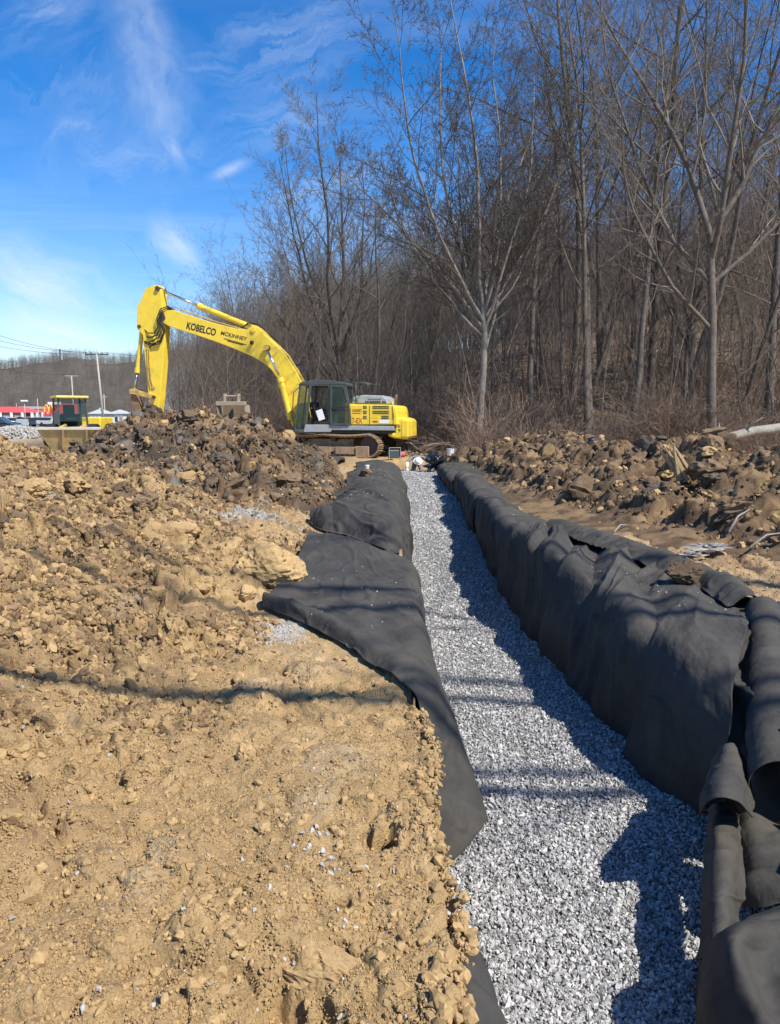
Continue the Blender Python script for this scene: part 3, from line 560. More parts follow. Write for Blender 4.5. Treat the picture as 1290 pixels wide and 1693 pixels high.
# rows and columns: finer where the ground is near
rows = [1.15]
while rows[-1] < 15: rows.append(rows[-1] * 1.0040)
while rows[-1] < 60: rows.append(rows[-1] * 1.008)
while rows[-1] < 2600: rows.append(rows[-1] * 1.045)
rows = np.array([-22, -14, -9, -6, -4, -2.5, -1.2, -.3, .3, .7, .95] + rows)
us = np.concatenate([-np.geomspace(3.2, .60, 34)[:-1], np.linspace(-.60, .60, 560), np.geomspace(.60, 3.2, 34)[1:]])
YY, UU = np.meshgrid(rows, us, indexing='ij'); wd_ = np.where(YY > 1.2, YY + .25, 1.45 + (1.2 - YY) * 1.0)
XX = (UU * wd_).ravel(); YY = YY.ravel()
ZZ = H(XX, YY)
def under_fabric(X, Y, Z, gap=.035):
    lo = np.full(len(X), 9.0)
    for dx in (-.06, -.03, 0, .03, .06):
        for dy in (-.08, -.04, 0, .04, .08):
            f_ = foot(X + dx, Y + dy); lo = np.where(f_ > -5, np.minimum(lo, f_), lo)
    return np.where((lo < 8) & (lo > np.where(X > 1, -.6, -.12)), np.minimum(Z, lo - gap), Z)
ZZ = under_fabric(XX, YY, ZZ)
R_ = rough(XX, YY) * ~covered(XX, YY) * (YY < 25) * ((XX < xl(YY) - .012) | (XX > xr(YY) + .2))
DX = .035 * R_ * perlin(XX * 9, YY * 9 + ZZ * 8, 301) + .012 * R_ * perlin(XX * 26, YY * 26 + ZZ * 20, 302)
BAND = sstep(.05, .0, np.abs(XX - xl(YY) - .02)) * (YY > 1) * (YY < 9) * ~covered(XX, YY)
DX = DX + BAND * (.045 * perlin(YY * 7, ZZ * 9, 311) + .025 * perlin(YY * 19, ZZ * 21, 312) + .012 * perlin(YY * 50, ZZ * 50, 313)); ZZ = ZZ + BAND * (ZZ > -.3) * (.03 * perlin(YY * 11, XX * 30, 314) - .02)
DY = .045 * R_ * perlin(XX * 9 + 40, YY * 9 + ZZ * 8, 303) + .012 * R_ * perlin(XX * 26 + 9, YY * 26 + ZZ * 20, 304)
# the cut face of the left bank bulges and crumbles
nr, nc = len(rows), len(us)
ii = (np.arange(nr - 1)[:, None] * nc + np.arange(nc - 1)[None]).ravel()
quads = np.stack([ii, ii + 1, ii + nc + 1, ii + nc], 1)
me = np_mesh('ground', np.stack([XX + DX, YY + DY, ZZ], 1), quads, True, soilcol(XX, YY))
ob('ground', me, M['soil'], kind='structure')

# ---------------------------------------------------------------- gravel bed
gy = np.concatenate([np.arange(1.2, 27.4, .06)]); gx = np.linspace(.02, 2.5, 60); GX, GY = np.meshgrid(gx, gy); X = GX.ravel(); Y = GY.ravel()
Z = zg(X, Y) - .008 + .28 * np.exp(-((Y - 26.2) / 1.2) ** 2) * 0; n = len(gx); i = (np.arange(len(gy) - 1)[:, None] * n + np.arange(n - 1)[None]).ravel()
ob('gravel_bed', np_mesh('gravel_bed', np.stack([X, Y, Z], 1), np.stack([i, i + 1, i + n + 1, i + n], 1)), M['stone_bed'], kind='structure')
STV = variants('crushed_stone', [flint('crushed_stone', 900 + k) for k in range(10)], M['stone'])
def pts(n, xa, xb, ya, yb, p=1.6):
    t = rs.rand(n); Y = (ya ** (1 - p) + t * (yb ** (1 - p) - ya ** (1 - p))) ** (1 / (1 - p)); return xa + (xb - xa) * rs.rand(n), Y
N1 = 150000; X, Y = pts(N1, .08, 2.3, 1.6, 26.8, 1.35)
s = (.0072 + .0135 * rs.rand(N1) ** 2.6) * (1 + .25 * (Y > 8) + .35 * (Y > 15)); Z = zg(X, Y) + (rs.rand(N1) - .35) * .012
scatter('gravel', np.stack([X, Y, Z], 1), rs.rand(N1, 3) * 6.28, s, rs.randint(0, 10, N1), STV, label='pale grey crushed stone filling the fabric lined trench')
# ---------------------------------------------------------------- crumbs of soil, pebbles
def open_soil(X, Y, m=.0): return ((X < xl(Y) - m * .5) | (X > xr(Y) + .25 + m)) & ~covered(X, Y)
CRV = variants('soil_crumb', [lump('soil_crumb', 300 + k, 2, (.45, .35, 0, 0), 4) for k in range(8)], M['crumb'])
def crumbs(n, ulo, uhi, ya, yb, smin, pw, p=1.9):
    t = rs.rand(n); Y = (ya ** (1 - p) + t * (yb ** (1 - p) - ya ** (1 - p))) ** (1 / (1 - p)); X = (ulo + (uhi - ulo) * rs.rand(n)) * (Y + .25); k = open_soil(X, Y, .01); X = X[k]; Y = Y[k]
    R = rough(X, Y); k = rs.rand(len(X)) < (.35 + .65 * np.minimum(1, R * 1.3)); X = X[k]; Y = Y[k]
    s = smin * (1 + .13 * Y) * np.minimum((1 - rs.rand(len(X))) ** (-1 / pw), 9); return X, Y, s
X, Y, s = crumbs(170000, -.62, .62, 1.6, 24, .0024, 2.75, 1.7)
Z = H(X, Y) + s * .1
scatter('soil_crumbs', np.stack([X, Y, Z], 1), rs.rand(len(X), 3) * 6.28, s, rs.randint(0, 8, len(X)), CRV, label='tan crumbs of dry soil strewn over the banks')
t_ = 1.6 + 7.2 * rs.rand(3600) ** 1.8; X = xl(t_) + .022 * rs.randn(3600) - .004; k = ~covered(X, t_) & (X < xl(t_) + .06); X = X[k]; Y = t_[k]; s = .006 * np.minimum((1 - rs.rand(len(X))) ** (-1 / 1.9), 7)
Z = np.where(X > xl(Y) + .01, -.01 - .10 * rs.rand(len(X)), H(X - .03, Y)) ; n_ = 1500; Y2 = 1.6 + 2.6 * rs.rand(n_) ** 1.6; X2 = xl(Y2) + .032 + .014 * rs.randn(n_); Z2 = .01 - .13 * rs.rand(n_); s2 = .006 * np.minimum((1 - rs.rand(n_)) ** (-1 / 1.9), 5); X = np.concatenate([X, X2]); Y = np.concatenate([Y, Y2]); Z = np.concatenate([Z, Z2]); s = np.concatenate([s, s2]); scatter('edge_lumps', np.stack([X, Y, Z], 1), rs.rand(len(X), 3) * 6.28, s, rs.randint(0, 8, len(X)), CRV, label='crumbling lumps of soil along the cut edge of the left bank')
PBV = variants('pale_pebble', [flint('pale_pebble', 950 + k) for k in range(6)], M['white_stone'])
PX = []; 
def patch(n, cx_, cy_, sx_, sy_, size):
    x = cx_ + sx_ * rs.randn(n); y = cy_ + sy_ * rs.randn(n); PX.append((x, y, size * (.6 + .9 * rs.rand(n) ** 2)))
patch(2200, -2.25, 10.7, .75, .35, .013); patch(700, -.85, 5.8, .13, .24, .011); patch(160, -4.2, 8.9, .3, .25, .012); patch(90, -2.2, 8.9, .4, .3, .010)
patch(60, -.2, 2.3, .35, .4, .010); patch(30, -.28, 2.75, .06, .12, .014); patch(50, -1.9, 3.3, .4, .6, .012); patch(40, -.45, 1.95, .25, .12, .010); patch(60, -1.0, 2.6, .7, .6, .008); patch(60, -.3, 3.3, .25, .4, .008)
patch(120, -1.9, 22, .5, 1.5, .02); patch(90, 3.7, 9.0, .4, 1.4, .014)
X = np.concatenate([p[0] for p in PX]); Y = np.concatenate([p[1] for p in PX]); s = np.concatenate([p[2] for p in PX]); k = open_soil(X, Y, .01); X, Y, s = X[k], Y[k], s[k]
Z = H(X, Y) + s * .2
# chips lying on the fabrics
fx = []
for cx_, cy_, sx_, sy_, n_ in ((-.45, 7.2, .35, .7, 45), (.0, 6.6, .2, .5, 14), (-.5, 13.2, .3, .5, 60), (-.4, 16.5, .3, .8, 70), (-.4, 20, .3, 1.2, 60), (2.5, 7.2, .25, .5, 26), (2.65, 6.5, .2, .3, 26), (2.2, 8.4, .2, .5, 12), (2.0, 13, .2, .8, 14)):
    fx.append(np.stack([cx_ + sx_ * rs.randn(n_), cy_ + sy_ * rs.randn(n_)], 1))
fx = np.concatenate(fx); fz = foot(fx[:, 0], fx[:, 1]); k = (fz > -.15) & (fz < .6); fx = fx[k]; fz = fz[k]; fs = (.0025 + .006 * rs.rand(len(fx)) ** 2) * (1 + .06 * fx[:, 1])
P = np.concatenate([np.stack([X, Y, Z], 1), np.column_stack([fx, fz + fs * .2])]); S = np.concatenate([s, fs])
scatter('pale_pebbles', P, rs.rand(len(P), 3) * 6.28, S, rs.randint(0, 6, len(P)), PBV, label='pale limestone chips scattered on the soil and on the fabric')
# ---------------------------------------------------------------- clods one by one
CL = [lump('earth_clod', 40 + k, 3, (.42, .34, .30, .20), 7, (1, 1, .72)) for k in range(9)]
CLB = []; CLD = []; CLT = []
for k, me in enumerate(CL):
    for L_, m in ((CLT, 'clod_tan'), (CLB, 'clod_brown'), (CLD, 'clod_dark')):
        c = me.copy(); c.materials.append(M[m]); L_.append(c)
def clod_at(x, y, z, s, pool, label, group, sz=None):
    o = ob('earth_clod', pool[rs.randint(len(pool))], None, loc=(x, y, z), rot=(rs.rand() * 6.28 * .12, rs.rand() * 6.28 * .12, rs.rand() * 6.28), scale=(s, s * (.75 + .4 * rs.rand()), s * (.6 + .4 * rs.rand())), label=label, cat='earth clod', group=group)
    return o
def small_lumps(name, fn, X, Y, s, pal, label, seed=0):
    c = variants(name, [lump(name, seed + k, 2, (.5, .42, 0, 0), 6) for k in range(8)], M[pal]); Z = fn(X, Y) + s * .15
    scatter(name, np.stack([X, Y, Z], 1), rs.rand(len(X), 3) * 6.28, s, rs.randint(0, 8, len(X)), c, label=label)
def sizeword(s, a, b): return 'small ' if s < a else 'middling ' if s < b else 'large '
# left heap
n = 20000; X = -9.2 + 8.2 * rs.rand(n); Y = 12.4 + 6.0 * rs.rand(n); k = heap_left(X, Y) > -.02; X, Y = X[k], Y[k]; s = .016 * np.minimum((1 - rs.rand(len(X))) ** (-1 / 2.2), 6.5)
small_lumps('brown_lumps', HL, X[::2], Y[::2], s[::2], 'clod_brown', 'brown crumbly lumps covering the left soil heap', 3000); small_lumps('dark_lumps', HL, X[1::4], Y[1::4], s[1::4], 'clod_dark', 'dark damp lumps on the left soil heap', 3100); small_lumps('tan_lumps', HL, X[3::14], Y[3::14], s[3::14], 'clod_tan', 'tan dry lumps on the left soil heap', 3200)
cand = [(x, y) for x, y in zip(-9 + 7.8 * rs.rand(400), 12.8 + 4.2 * rs.rand(400)) if heap_left(np.array([x]), np.array([y]))[0] > .15][:95]
for x, y in cand:
    s = .08 + .24 * rs.rand() ** 2.8; z = float(HL(np.array([x]), np.array([y]))[0]); dark = math.exp(-((x + 6) / 1.6) ** 2) > rs.rand()
    nm, pool = ('dark damp', CLD) if dark else (('tan dry', CLT) if rs.rand() < .12 else ('brown', CLB))
    clod_at(x, y, z + s * .0, s, pool, sizeword(s, .11, .16) + nm + ' clod ' + ('high on' if z > 1.15 else 'halfway up' if z > .55 else 'at the foot of') + ' the left soil heap, ' + ('towards its left end' if x < -6 else 'in its middle' if x < -3.4 else 'towards its right end'), 'clods on the left soil heap')
# right heap
n = 24000; Y = 6 + 21 * rs.rand(n) ** 1.2; X = 2.2 + 9.5 * rs.rand(n); k = (heap_right(X, Y) > -.02); X, Y = X[k], Y[k]; s = .017 * np.minimum((1 - rs.rand(len(X))) ** (-1 / 2.1), 6.5)
small_lumps('brown_lumps', HR, X[::2], Y[::2], s[::2], 'clod_brown', 'brown crumbly lumps covering the right soil bank', 3300); small_lumps('tan_lumps', HR, X[1::8], Y[1::8], s[1::8], 'clod_tan', 'tan dry lumps on the right soil bank', 3400)
cand = []
while len(cand) < 120:
    y = 7 + 18 * rs.rand(); x = 2.4 + 7 * rs.rand()
    if heap_right(np.array([x]), np.array([y]))[0] > .08 and x / y < .58 and x < np.interp(y, [6, 28], [9.5, 4]) + .3: cand.append((x, y))
for x, y in cand:
    s = .10 + .28 * rs.rand() ** 2.2; z = float(HR(np.array([x]), np.array([y]))[0]); nm, pool = ('tan dry', CLT) if rs.rand() < .14 else (('dark damp', CLD) if rs.rand() < .2 else ('brown', CLB))
    clod_at(x, y, z + s * .05, s, pool, sizeword(s, .15, .22) + nm + ' clod ' + ('on the crest' if z > .85 else 'on the slope' if z > .4 else 'at the foot') + ' of the right soil bank, ' + ('its far third' if y > 17 else 'its middle' if y > 11.5 else 'its near third'), 'clods on the right soil bank')
# foreground slope
n = 90000; t_ = rs.rand(n); Y = 2.6 * (13.4 / 2.6) ** (t_ ** .8); X = -.9 - (.62 * Y - .6) * rs.rand(n) ** .8; k = open_soil(X, Y, .03) & (rs.rand(n) < np.clip(.15 + 1.1 * perlin(X * .8, Y * .8, 66) + .6 * sstep(-1.2, -2.6, X), .04, 1)) & (Y > 3.6 - .5 * (X + 1)); X, Y = X[k], Y[k]; s = .0062 * (1 + .10 * Y) * np.minimum((1 - rs.rand(len(X))) ** (-1 / 2.1), 6)
j = rs.rand(len(X)) < .55; small_lumps('loam_lumps', H, X[j], Y[j], s[j], 'loam', 'brown loose crumbly soil over the left slope', 3500); small_lumps('loose_lumps', H, X[~j], Y[~j], s[~j], 'crumb', 'tan loose crumbly soil over the left slope', 3600)
cand = []
while len(cand) < 70:
    y = 1.9 * (12 / 1.9) ** rs.rand(); x = (-.6 + .6 * rs.rand()) * y
    if rs.rand() < (rough(np.array([x]), np.array([y]))[0] - .3) and y > 2.3 and open_soil(np.array([x]), np.array([y]), .1)[0]: cand.append((x, y))
for x, y in cand:
    s = (.014 + .045 * rs.rand() ** 2.5) * (1 + .12 * y); z = float(H(np.array([x]), np.array([y]))[0])
    clod_at(x, y, z + s * .0, s, CLT if (rs.rand() < .8 or y < 4) else CLB, sizeword(s, .03, .06) + 'dry clod on the loose left slope, ' + ('close to the camera' if y < 3.2 else 'halfway up' if y < 6.5 else 'towards the big heap') + (', near the trench side' if x / y > -.2 else ', towards the left edge' if x / y < -.42 else ', midway across'), 'clods on the foreground slope')
def hero(px, py, Y, s, pal, seed, label, rotz=0, dz=0, sub=4, amp=(.4, .25, .22, .10), cuts=4):
    p = at(px, py, Y); me = lump('earth_clod', seed, sub, amp, cuts, (1, 1, 1)); o = ob('earth_clod', me, M[pal], loc=(p.x, p.y, p.z + dz), rot=(0, 0, rotz), scale=s, label=label, cat='earth clod'); return o
hero(438, 950, 7.35, (.50, .42, .33), 'clod_tan', 71, 'biggest clod, a rounded tan block of clay touching the near left fabric sheet', .15, dz=.03, sub=5, amp=(.24, .16, .14, .07), cuts=3)
hero(352, 932, 7.9, (.28, .26, .24), 'clod_tan', 72, 'tan clod just left of the biggest one by the near fabric sheet', 1.0)
P73 = at(1131, 965, 7.0); hero(1131, 962, 7.0, (.20, .16, .13), 'clod_brown', 73, 'brown clod sitting alone on top of the near right fabric sheet', .2, dz=float(foot(np.array([P73.x]), np.array([7.0]))[0]) + .09 - P73.z, amp=(.22, .16, .26, .16))
hero(556, 856, 12.35, (.22, .2, .16), 'clod_brown', 74, 'brown clod on the outer edge of the second left fabric sheet')
hero(895, 873, 10.6, (.11, .1, .08), 'clod_tan', 75, 'small tan clod resting on the outer fold of the right fabric')
hero(605, 808, 16.2, (.22, .2, .14), 'clod_dark', 76, 'dark clod on the third left fabric sheet')
hero(604, 782, 18.9, (.2, .2, .14), 'clod_brown', 77, 'brown clod on the farthest left fabric sheet near the white cap')
hero(163, 1243, 3.75, (.17, .13, .13), 'clod_tan', 78, 'upright tan clod with a dark hollow on its left, in the left foreground', .5)
hero(60, 1108, 4.5, (.17, .14, .10), 'clod_tan', 79, 'rough tan clod at the far left, halfway down the slope', 1.2)
hero(296, 1557, 2.33, (.035, .03, .024), 'clod_tan', 80, 'small pale stone-like clod in the bare foreground, left of centre', .7)
hero(540, 1620, 2.14, (.24, .12, .085), 'clod_tan', 81, 'wide tan slab of clay overhanging a dark hollow at the bottom edge', -.35, sub=5)
hero(235, 1222, 3.9, (.10, .08, .05), 'clod_tan', 82, 'flat tan clod beside the smooth scraped patch', 0)
hero(640, 1338, 3.08, (.07, .06, .045), 'clod_tan', 83, 'tan lump capping the round hole near the trench edge', 0)
hero(690, 1515, 2.45, (.075, .11, .05), 'clod_tan', 84, 'tan lump on the crumbling trench edge, bottom centre', .3)
for k, (px_, py_, Y_, s_, pal_, lb_) in enumerate((
    (300, 925, 8.3, .27, 'clod_tan', 'tan clod second left of the biggest one'), (245, 905, 8.9, .22, 'clod_brown', 'brown clod on the brow left of the biggest clod'), (205, 868, 9.8, .26, 'clod_brown', 'brown clod beside the pale stone dust patch'),
    (120, 845, 9.6, .26, 'clod_tan', 'flat topped tan clod over a dark cleft near the left edge'), (60, 868, 8.6, .2, 'clod_tan', 'tan clod below the flat topped one at the left'), (35, 905, 7.6, .17, 'clod_brown', 'brown clod near the left edge, high on the slope'),
    (410, 1010, 6.6, .13, 'clod_tan', 'tan clod in front of the biggest one, by the rolled hem'), (335, 1010, 6.6, .15, 'clod_tan', 'tan clod under the left end of the biggest one'), (180, 960, 7.2, .15, 'clod_brown', 'brown clod midway up the left slope'),
    (500, 905, 9.4, .14, 'clod_brown', 'small brown clod where the two left fabric sheets meet'), (262, 1000, 6.4, .12, 'clod_tan', 'tan clod left of the rolled hem'), (30, 1290, 3.5, .09, 'clod_tan', 'rough tan clod at the left edge of the foreground'),
    (20, 1440, 2.8, .08, 'clod_tan', 'tan clod at the left edge near the bottom'), (60, 1510, 2.5, .07, 'clod_tan', 'low tan clod above the bottom left corner'), (110, 1050, 5.2, .10, 'clod_brown', 'brown clod above the rough tan one at the left'))):
    hero(px_, py_, Y_, (s_, s_ * .85, s_ * .7), pal_, 400 + k, lb_, k * .9, dz=float(H(np.array([at(px_, py_, Y_).x]), np.array([Y_]))[0]) - at(px_, py_, Y_).z + s_ * .25)
for k, (px_, py_, Y_, s_, pal_, lb_) in enumerate((
    (365, 728, 14.6, .30, 'clod_dark', 'smooth faced dark slab high in the middle of the left heap'), (310, 830, 13.2, .26, 'clod_tan', 'smooth tan slab low in the left heap'), (215, 800, 13.2, .26, 'clod_brown', 'tilted brown slab in the lower left heap'), (190, 770, 13.6, .30, 'clod_dark', 'dark slab near the left end of the heap'),
    (440, 745, 15.6, .3, 'clod_brown', 'big brown block on the right part of the left heap'), (505, 790, 16.5, .24, 'clod_dark', 'dark block at the right toe of the left heap'), (290, 700, 16.0, .28, 'clod_brown', 'block crowning the left heap beside the arm'), (240, 860, 12.4, .2, 'clod_dark', 'dark clod at the foot of the left heap'))):
    x_ = at(px_, py_, Y_).x; hero(px_, py_, Y_, (s_, s_ * .7, s_ * .6), pal_, 440 + k, lb_, k * .7, dz=float(HL(np.array([x_]), np.array([Y_]))[0]) - at(px_, py_, Y_).z + s_ * .1, amp=(.3, .15, .12, .05))

# ================================================================ MACHINES AND OBJECTS
M['yellow'] = mat('yellow_paint', (.78, .56, .05), .42, var=.12, vscale=3, dirt=(.40, .28, .11), dscale=1.7, dthr=(.56, .80), spec=.4)
M['yellow_dirty'] = mat('muddy_yellow_paint', (.62, .42, .08), .6, var=.25, vscale=6, dirt=(.30, .20, .10), dscale=4, dthr=(.42, .62))
M['cabgrey'] = mat('cab_grey', (.055, .068, .064), .45, var=.15, dirt=(.22, .20, .16), dscale=5, dthr=(.55, .8))
M['midgrey'] = mat('mid_grey', (.30, .33, .34), .5, var=.12, dirt=(.28, .23, .16), dscale=5, dthr=(.5, .8))
M['black'] = mat('black_rubber', (.018, .018, .018), .55)
M['ink'] = mat('black_lettering', (.02, .02, .02), .5)
M['redink'] = mat('red_lettering', (.42, .06, .02), .5)
M['chrome'] = mat('chrome_rod', (.6, .62, .66), .18, metal=1.0)
M['mudsteel'] = mat('muddy_steel', (.36, .25, .15), .85, var=.3, vscale=8, bump=.01, bscale=20, dirt=(.16, .11, .07), dscale=4, dthr=(.45, .65))
M['rust'] = mat('rusty_steel', (.20, .11, .06), .7, var=.3, vscale=10, dirt=(.36, .24, .12), dscale=6, dthr=(.5, .7))
M['darkmud'] = mat('dark_greasy_steel', (.06, .045, .035), .7, var=.3, vscale=10)
M['glass'] = None
g = bpy.data.materials.new('glass'); g.use_nodes = True; t = NT(g.node_tree); b = t.n['Principled BSDF']; b.inputs['Base Color'].default_value = (.03, .06, .05, 1); b.inputs['Roughness'].default_value = .04; b.inputs['IOR'].default_value = 1.45
b.inputs['Alpha'].default_value = .30; b.inputs['Specular IOR Level'].default_value = .5; M['glass'] = g
M['white'] = mat('white_plastic', (.75, .75, .73), .45, var=.06)
M['pole'] = mat('weathered_pole', (.42, .38, .32), .85, var=.2, vscale=5)
M['redroof'] = mat('red_metal_roof', (.62, .085, .07), .5, var=.08, vscale=.6)
M['wallw'] = mat('white_wall', (.62, .62, .60), .8, var=.06, vscale=.5)
M['wallg'] = mat('grey_metal_wall', (.40, .42, .42), .7, var=.06, vscale=.5)
M['wallb'] = mat('brown_brick_wall', (.33, .22, .19), .85, var=.15, vscale=2)
M['darkwin'] = mat('dark_window', (.03, .035, .04), .12)
M['asphalt'] = mat('asphalt', (.07, .07, .07), .9, var=.15)
M['carblue'] = mat('dark_blue_paint', (.03, .05, .10), .25); M['carsilver'] = mat('silver_paint', (.5, .5, .52), .3, metal=.3); M['carwhite'] = mat('white_paint', (.7, .7, .7), .3); M['cardark'] = mat('black_paint', (.02, .02, .022), .25)
M['wood'] = mat('split_wood', (.45, .32, .17), .8, var=.3, vscale=12, dirt=(.25, .16, .09), dscale=8)
M['log'] = mat('bare_log', (.27, .24, .20), .85, var=.3, vscale=7, bump=.01, bscale=25, dirt=(.2, .17, .14), dscale=5, dthr=(.5, .65))

SX = 40.5
PLANE = .18; EA = rad(10)
def E(px, py):
    x = (px - 568) / SX; X0 = at(568, 757, 31.2).x
    for _ in range(6):
        p = at(px, py, 31.2 - x * math.sin(EA) + PLANE * math.cos(EA)); x = (p.x - X0 - PLANE * math.sin(EA)) / math.cos(EA)
    return (x, p.z - .08)
def EP(pts_): return [E(*p) for p in pts_]
def E3(px, py, y): x, z = E(px, py); return (x, y, z)
GX0 = at(568, 757, 31.2)
EXR = empty('excavator', (GX0.x, 31.2, .08), -rad(10), label='yellow tracked excavator with its boom raised to the left, standing beyond the soil heap', cat='excavator')
def textmesh(name, s, size, m, parent, org, ang, y, width=None, bold=0.0, shear=0.0):
    cu = bpy.data.curves.new(name, 'FONT'); cu.body = s; cu.size = size; cu.extrude = .004; cu.offset = bold; cu.shear = shear; cu.resolution_u = 4
    to = bpy.data.objects.new(name, cu); COL.objects.link(to); bpy.context.view_layer.update(); me = bpy.data.meshes.new_from_object(to); bpy.data.objects.remove(to)
    n = len(me.vertices); co = np.empty(n * 3, np.float32); me.vertices.foreach_get('co', co); co = co.reshape(-1, 3); wd = co[:, 0].max() - co[:, 0].min(); k = (width / wd) if width else 1
    x = (co[:, 0] - co[:, 0].min()) * k; z = co[:, 1]; d = co[:, 2]; ca, sa = math.cos(ang), math.sin(ang)
    out = np.stack([org[0] + x * ca - z * sa, y - d, org[1] + x * sa + z * ca], 1).astype(np.float32); me.vertices.foreach_set('co', out.ravel()); me.update(); me.materials.clear()
    return ob(name, me, m, parent)
BOOM = [(272, 524), (280, 515), (292, 514), (313, 521), (353, 534), (397, 545), (413, 546), (420, 541), (431, 542), (443, 556), (460, 571), (476, 588), (491, 611), (503, 634), (511, 655), (514, 690), (505, 706), (492, 702), (484, 672), (475, 653), (463, 626), (452, 611), (440, 601), (421, 590), (393, 578), (361, 566), (329, 555), (300, 546), (283, 540), (274, 534)]
bo = MB().prism(EP(BOOM), -.14, .50).build('boom', M['yellow'], EXR, bevel=.02)
mb = MB()      # weld rims and hard pipes along the boom
for yy_ in (-.02, .06, .14): mb.tube([E3(*p, yy_) for p in ((292, 509), (316, 517), (355, 531), (400, 544), (425, 551), (445, 560), (462, 573), (479, 590), (494, 612), (506, 636))], .022, 6)
mb.build('hydraulic_pipe', M['yellow_dirty'], bo, smooth=True)
MB().tube([E3(447, 577, -.30), E3(447, 577, .62)], .13, 16).build('pivot_pin', M['darkmud'], bo, smooth=False)
MB().tube([E3(424, 547, -.2), E3(424, 547, .55)], .10, 14).build('pivot_pin', M['yellow'], bo)
MB().box((E(422, 570)[0], -.22, E(422, 568)[1]), (.12, .14, .14)).build('work_lamp', M['black'], bo, bevel=.01)
textmesh('lettering', 'KOBELCO', .40, M['ink'], bo, E(313.5, 544.6), -rad(14.2), -.142, 1.34, .012)
textmesh('lettering', 'MCKINNEY', .22, M['ink'], bo, E(370, 554.5), -rad(14), -.142, 1.18, .004)
textmesh('lettering', 'EXCAVATING & GRADING', .08, M['ink'], bo, E(377, 561.5), -rad(14), -.1425, .78, .001) if False else None
q = MB(); 
for (x0, y0, x1, y1, th) in ((375, 561.0, 412, 571.2, .03), (381, 564.6, 407, 571.8, .035)):
    a0 = E(x0, y0); a1 = E(x1, y1); L = math.hypot(a1[0] - a0[0], a1[1] - a0[1]); an = math.atan2(a1[1] - a0[1], a1[0] - a0[0]); q.box(((a0[0] + a1[0]) / 2, -.144, (a0[1] + a1[1]) / 2), (L, .006, th), Matrix.Rotation(-an, 3, 'Y'))
q.build('lettering_band', M['ink'], bo)
# arm
ARM = [(245, 479), (257, 474), (267, 473), (271, 483), (273, 509), (277, 540), (276, 573), (269, 661), (266, 680), (252, 680), (249, 640), (245, 600), (241, 555), (231, 543), (232, 508), (238, 498)]
ar = MB().prism(EP(ARM), -.08, .44).build('arm', M['yellow'], EXR, bevel=.02)
q = MB()
for px, py, r in ((266, 479, .10), (274, 527, .15), (236, 541, .07), (260, 657, .08), (256, 673, .06)): q.tube([E3(px, py, -.16), E3(px, py, .52)], r, 16)
q.build('pivot_pin', M['darkmud'], ar)
q = MB()
for (x0, y0, x1, y1) in ((231, 510, 230.5, 545), (242, 556, 250, 650)): q.tube([E3(x0, y0, .44), E3(x1, y1, .44)], .03, 6)
q.tube([E3(249, 575, -.11), E3(250, 600, -.12), E3(251, 625, -.12), E3(255, 643, -.12)], .02, 6); q.tube([E3(252, 575, -.11), E3(253, 600, -.12), E3(255, 625, -.12), E3(259, 640, -.12)], .02, 6)
for px, py in ((250, 577), (251, 607), (259, 641)): q.box((E(px, py)[0], -.10, E(px, py)[1]), (.12, .06, .10))
q.build('arm_pipe', M['yellow_dirty'], ar)
# hoses between boom tip and arm
hz_ = []
class HH:
    def tube(s, *a): MB().tube(*a).build('hose', M['black'], EXR, smooth=True)
hs_ = HH()
for k in range(4):
    d = k * 3.2; hs_.tube([E3(293 - d * .3, 514 + d * .3, -.05 + .09 * k), E3(283, 508 + d * .5, -.12 + .05 * k), E3(272 + d * .4, 513 + d, -.18), E3(267 + d * .6, 528 + d, -.22), E3(268 + d * 1.2, 543 + d * .6, -.2), E3(262 + d, 552 + d * 1.2, -.18), E3(250 + d * .3, 552 + d * 2.4, -.12), E3(243 + d, 545 + d * 3.4, -.05)], .026, 7)
for k in range(2): hs_.tube([E3(244 + k, 565 + 3 * k, -.1), E3(258, 570 + 3 * k, -.16), E3(272 + k, 566 + 2 * k, -.2), E3(278 + k * 2, 550, -.22), E3(276, 535, -.2), E3(271, 528, -.16)], .026, 7)
for k in range(2): hs_.tube([E3(398, 545, .05 + .1 * k), E3(412, 536 - 2 * k, .05), E3(430, 538 - 2 * k, .0), E3(442, 549 - 2 * k, .05), E3(462, 566, .05)], .022, 6)
for k in range(2): hs_.tube([E3(489, 606, .1 + .1 * k), E3(500, 602 - 3 * k, .1), E3(508 + 2 * k, 615, .15), E3(510 + 2 * k, 640, .2)], .025, 6)
def ram(name, a, mid, b, r1, r2, y, m='yellow'):
    c = MB().tube([E3(*a, y), E3(*mid, y)], r1, 16); A = Vector(E3(*a, y)); Bv = Vector(E3(*mid, y)); dd = (Bv - A).normalized(); c.tube([Bv - dd * .16, Bv + dd * .03], r1 * 1.25, 16); c.tube([A - dd * .1, A + dd * .12], r1 * 1.1, 12)
    o = c.build(name, M[m], EXR, smooth=False); MB().tube([E3(*mid, y), E3(*b, y)], r2, 12).build('ram_rod', M['chrome'], o, smooth=True); MB().tube([(E(*b)[0], y - .1, E(*b)[1]), (E(*b)[0], y + .1, E(*b)[1])], r1 * .9, 14).build('ram_eye', M['darkmud'] if m != 'yellow' else M['yellow_dirty'], o); return o
ram('arm_cylinder', (424, 544), (329, 506), (267, 480), .115, .055, .18)
ram('lift_cylinder', (486, 690), (470, 627), (447, 577), .12, .06, -.32); ram('lift_cylinder', (481, 700), (459, 634), (447, 577), .12, .06, .66)
ram('bucket_cylinder', (235, 548), (227, 615), (223, 646), .095, .05, .18)
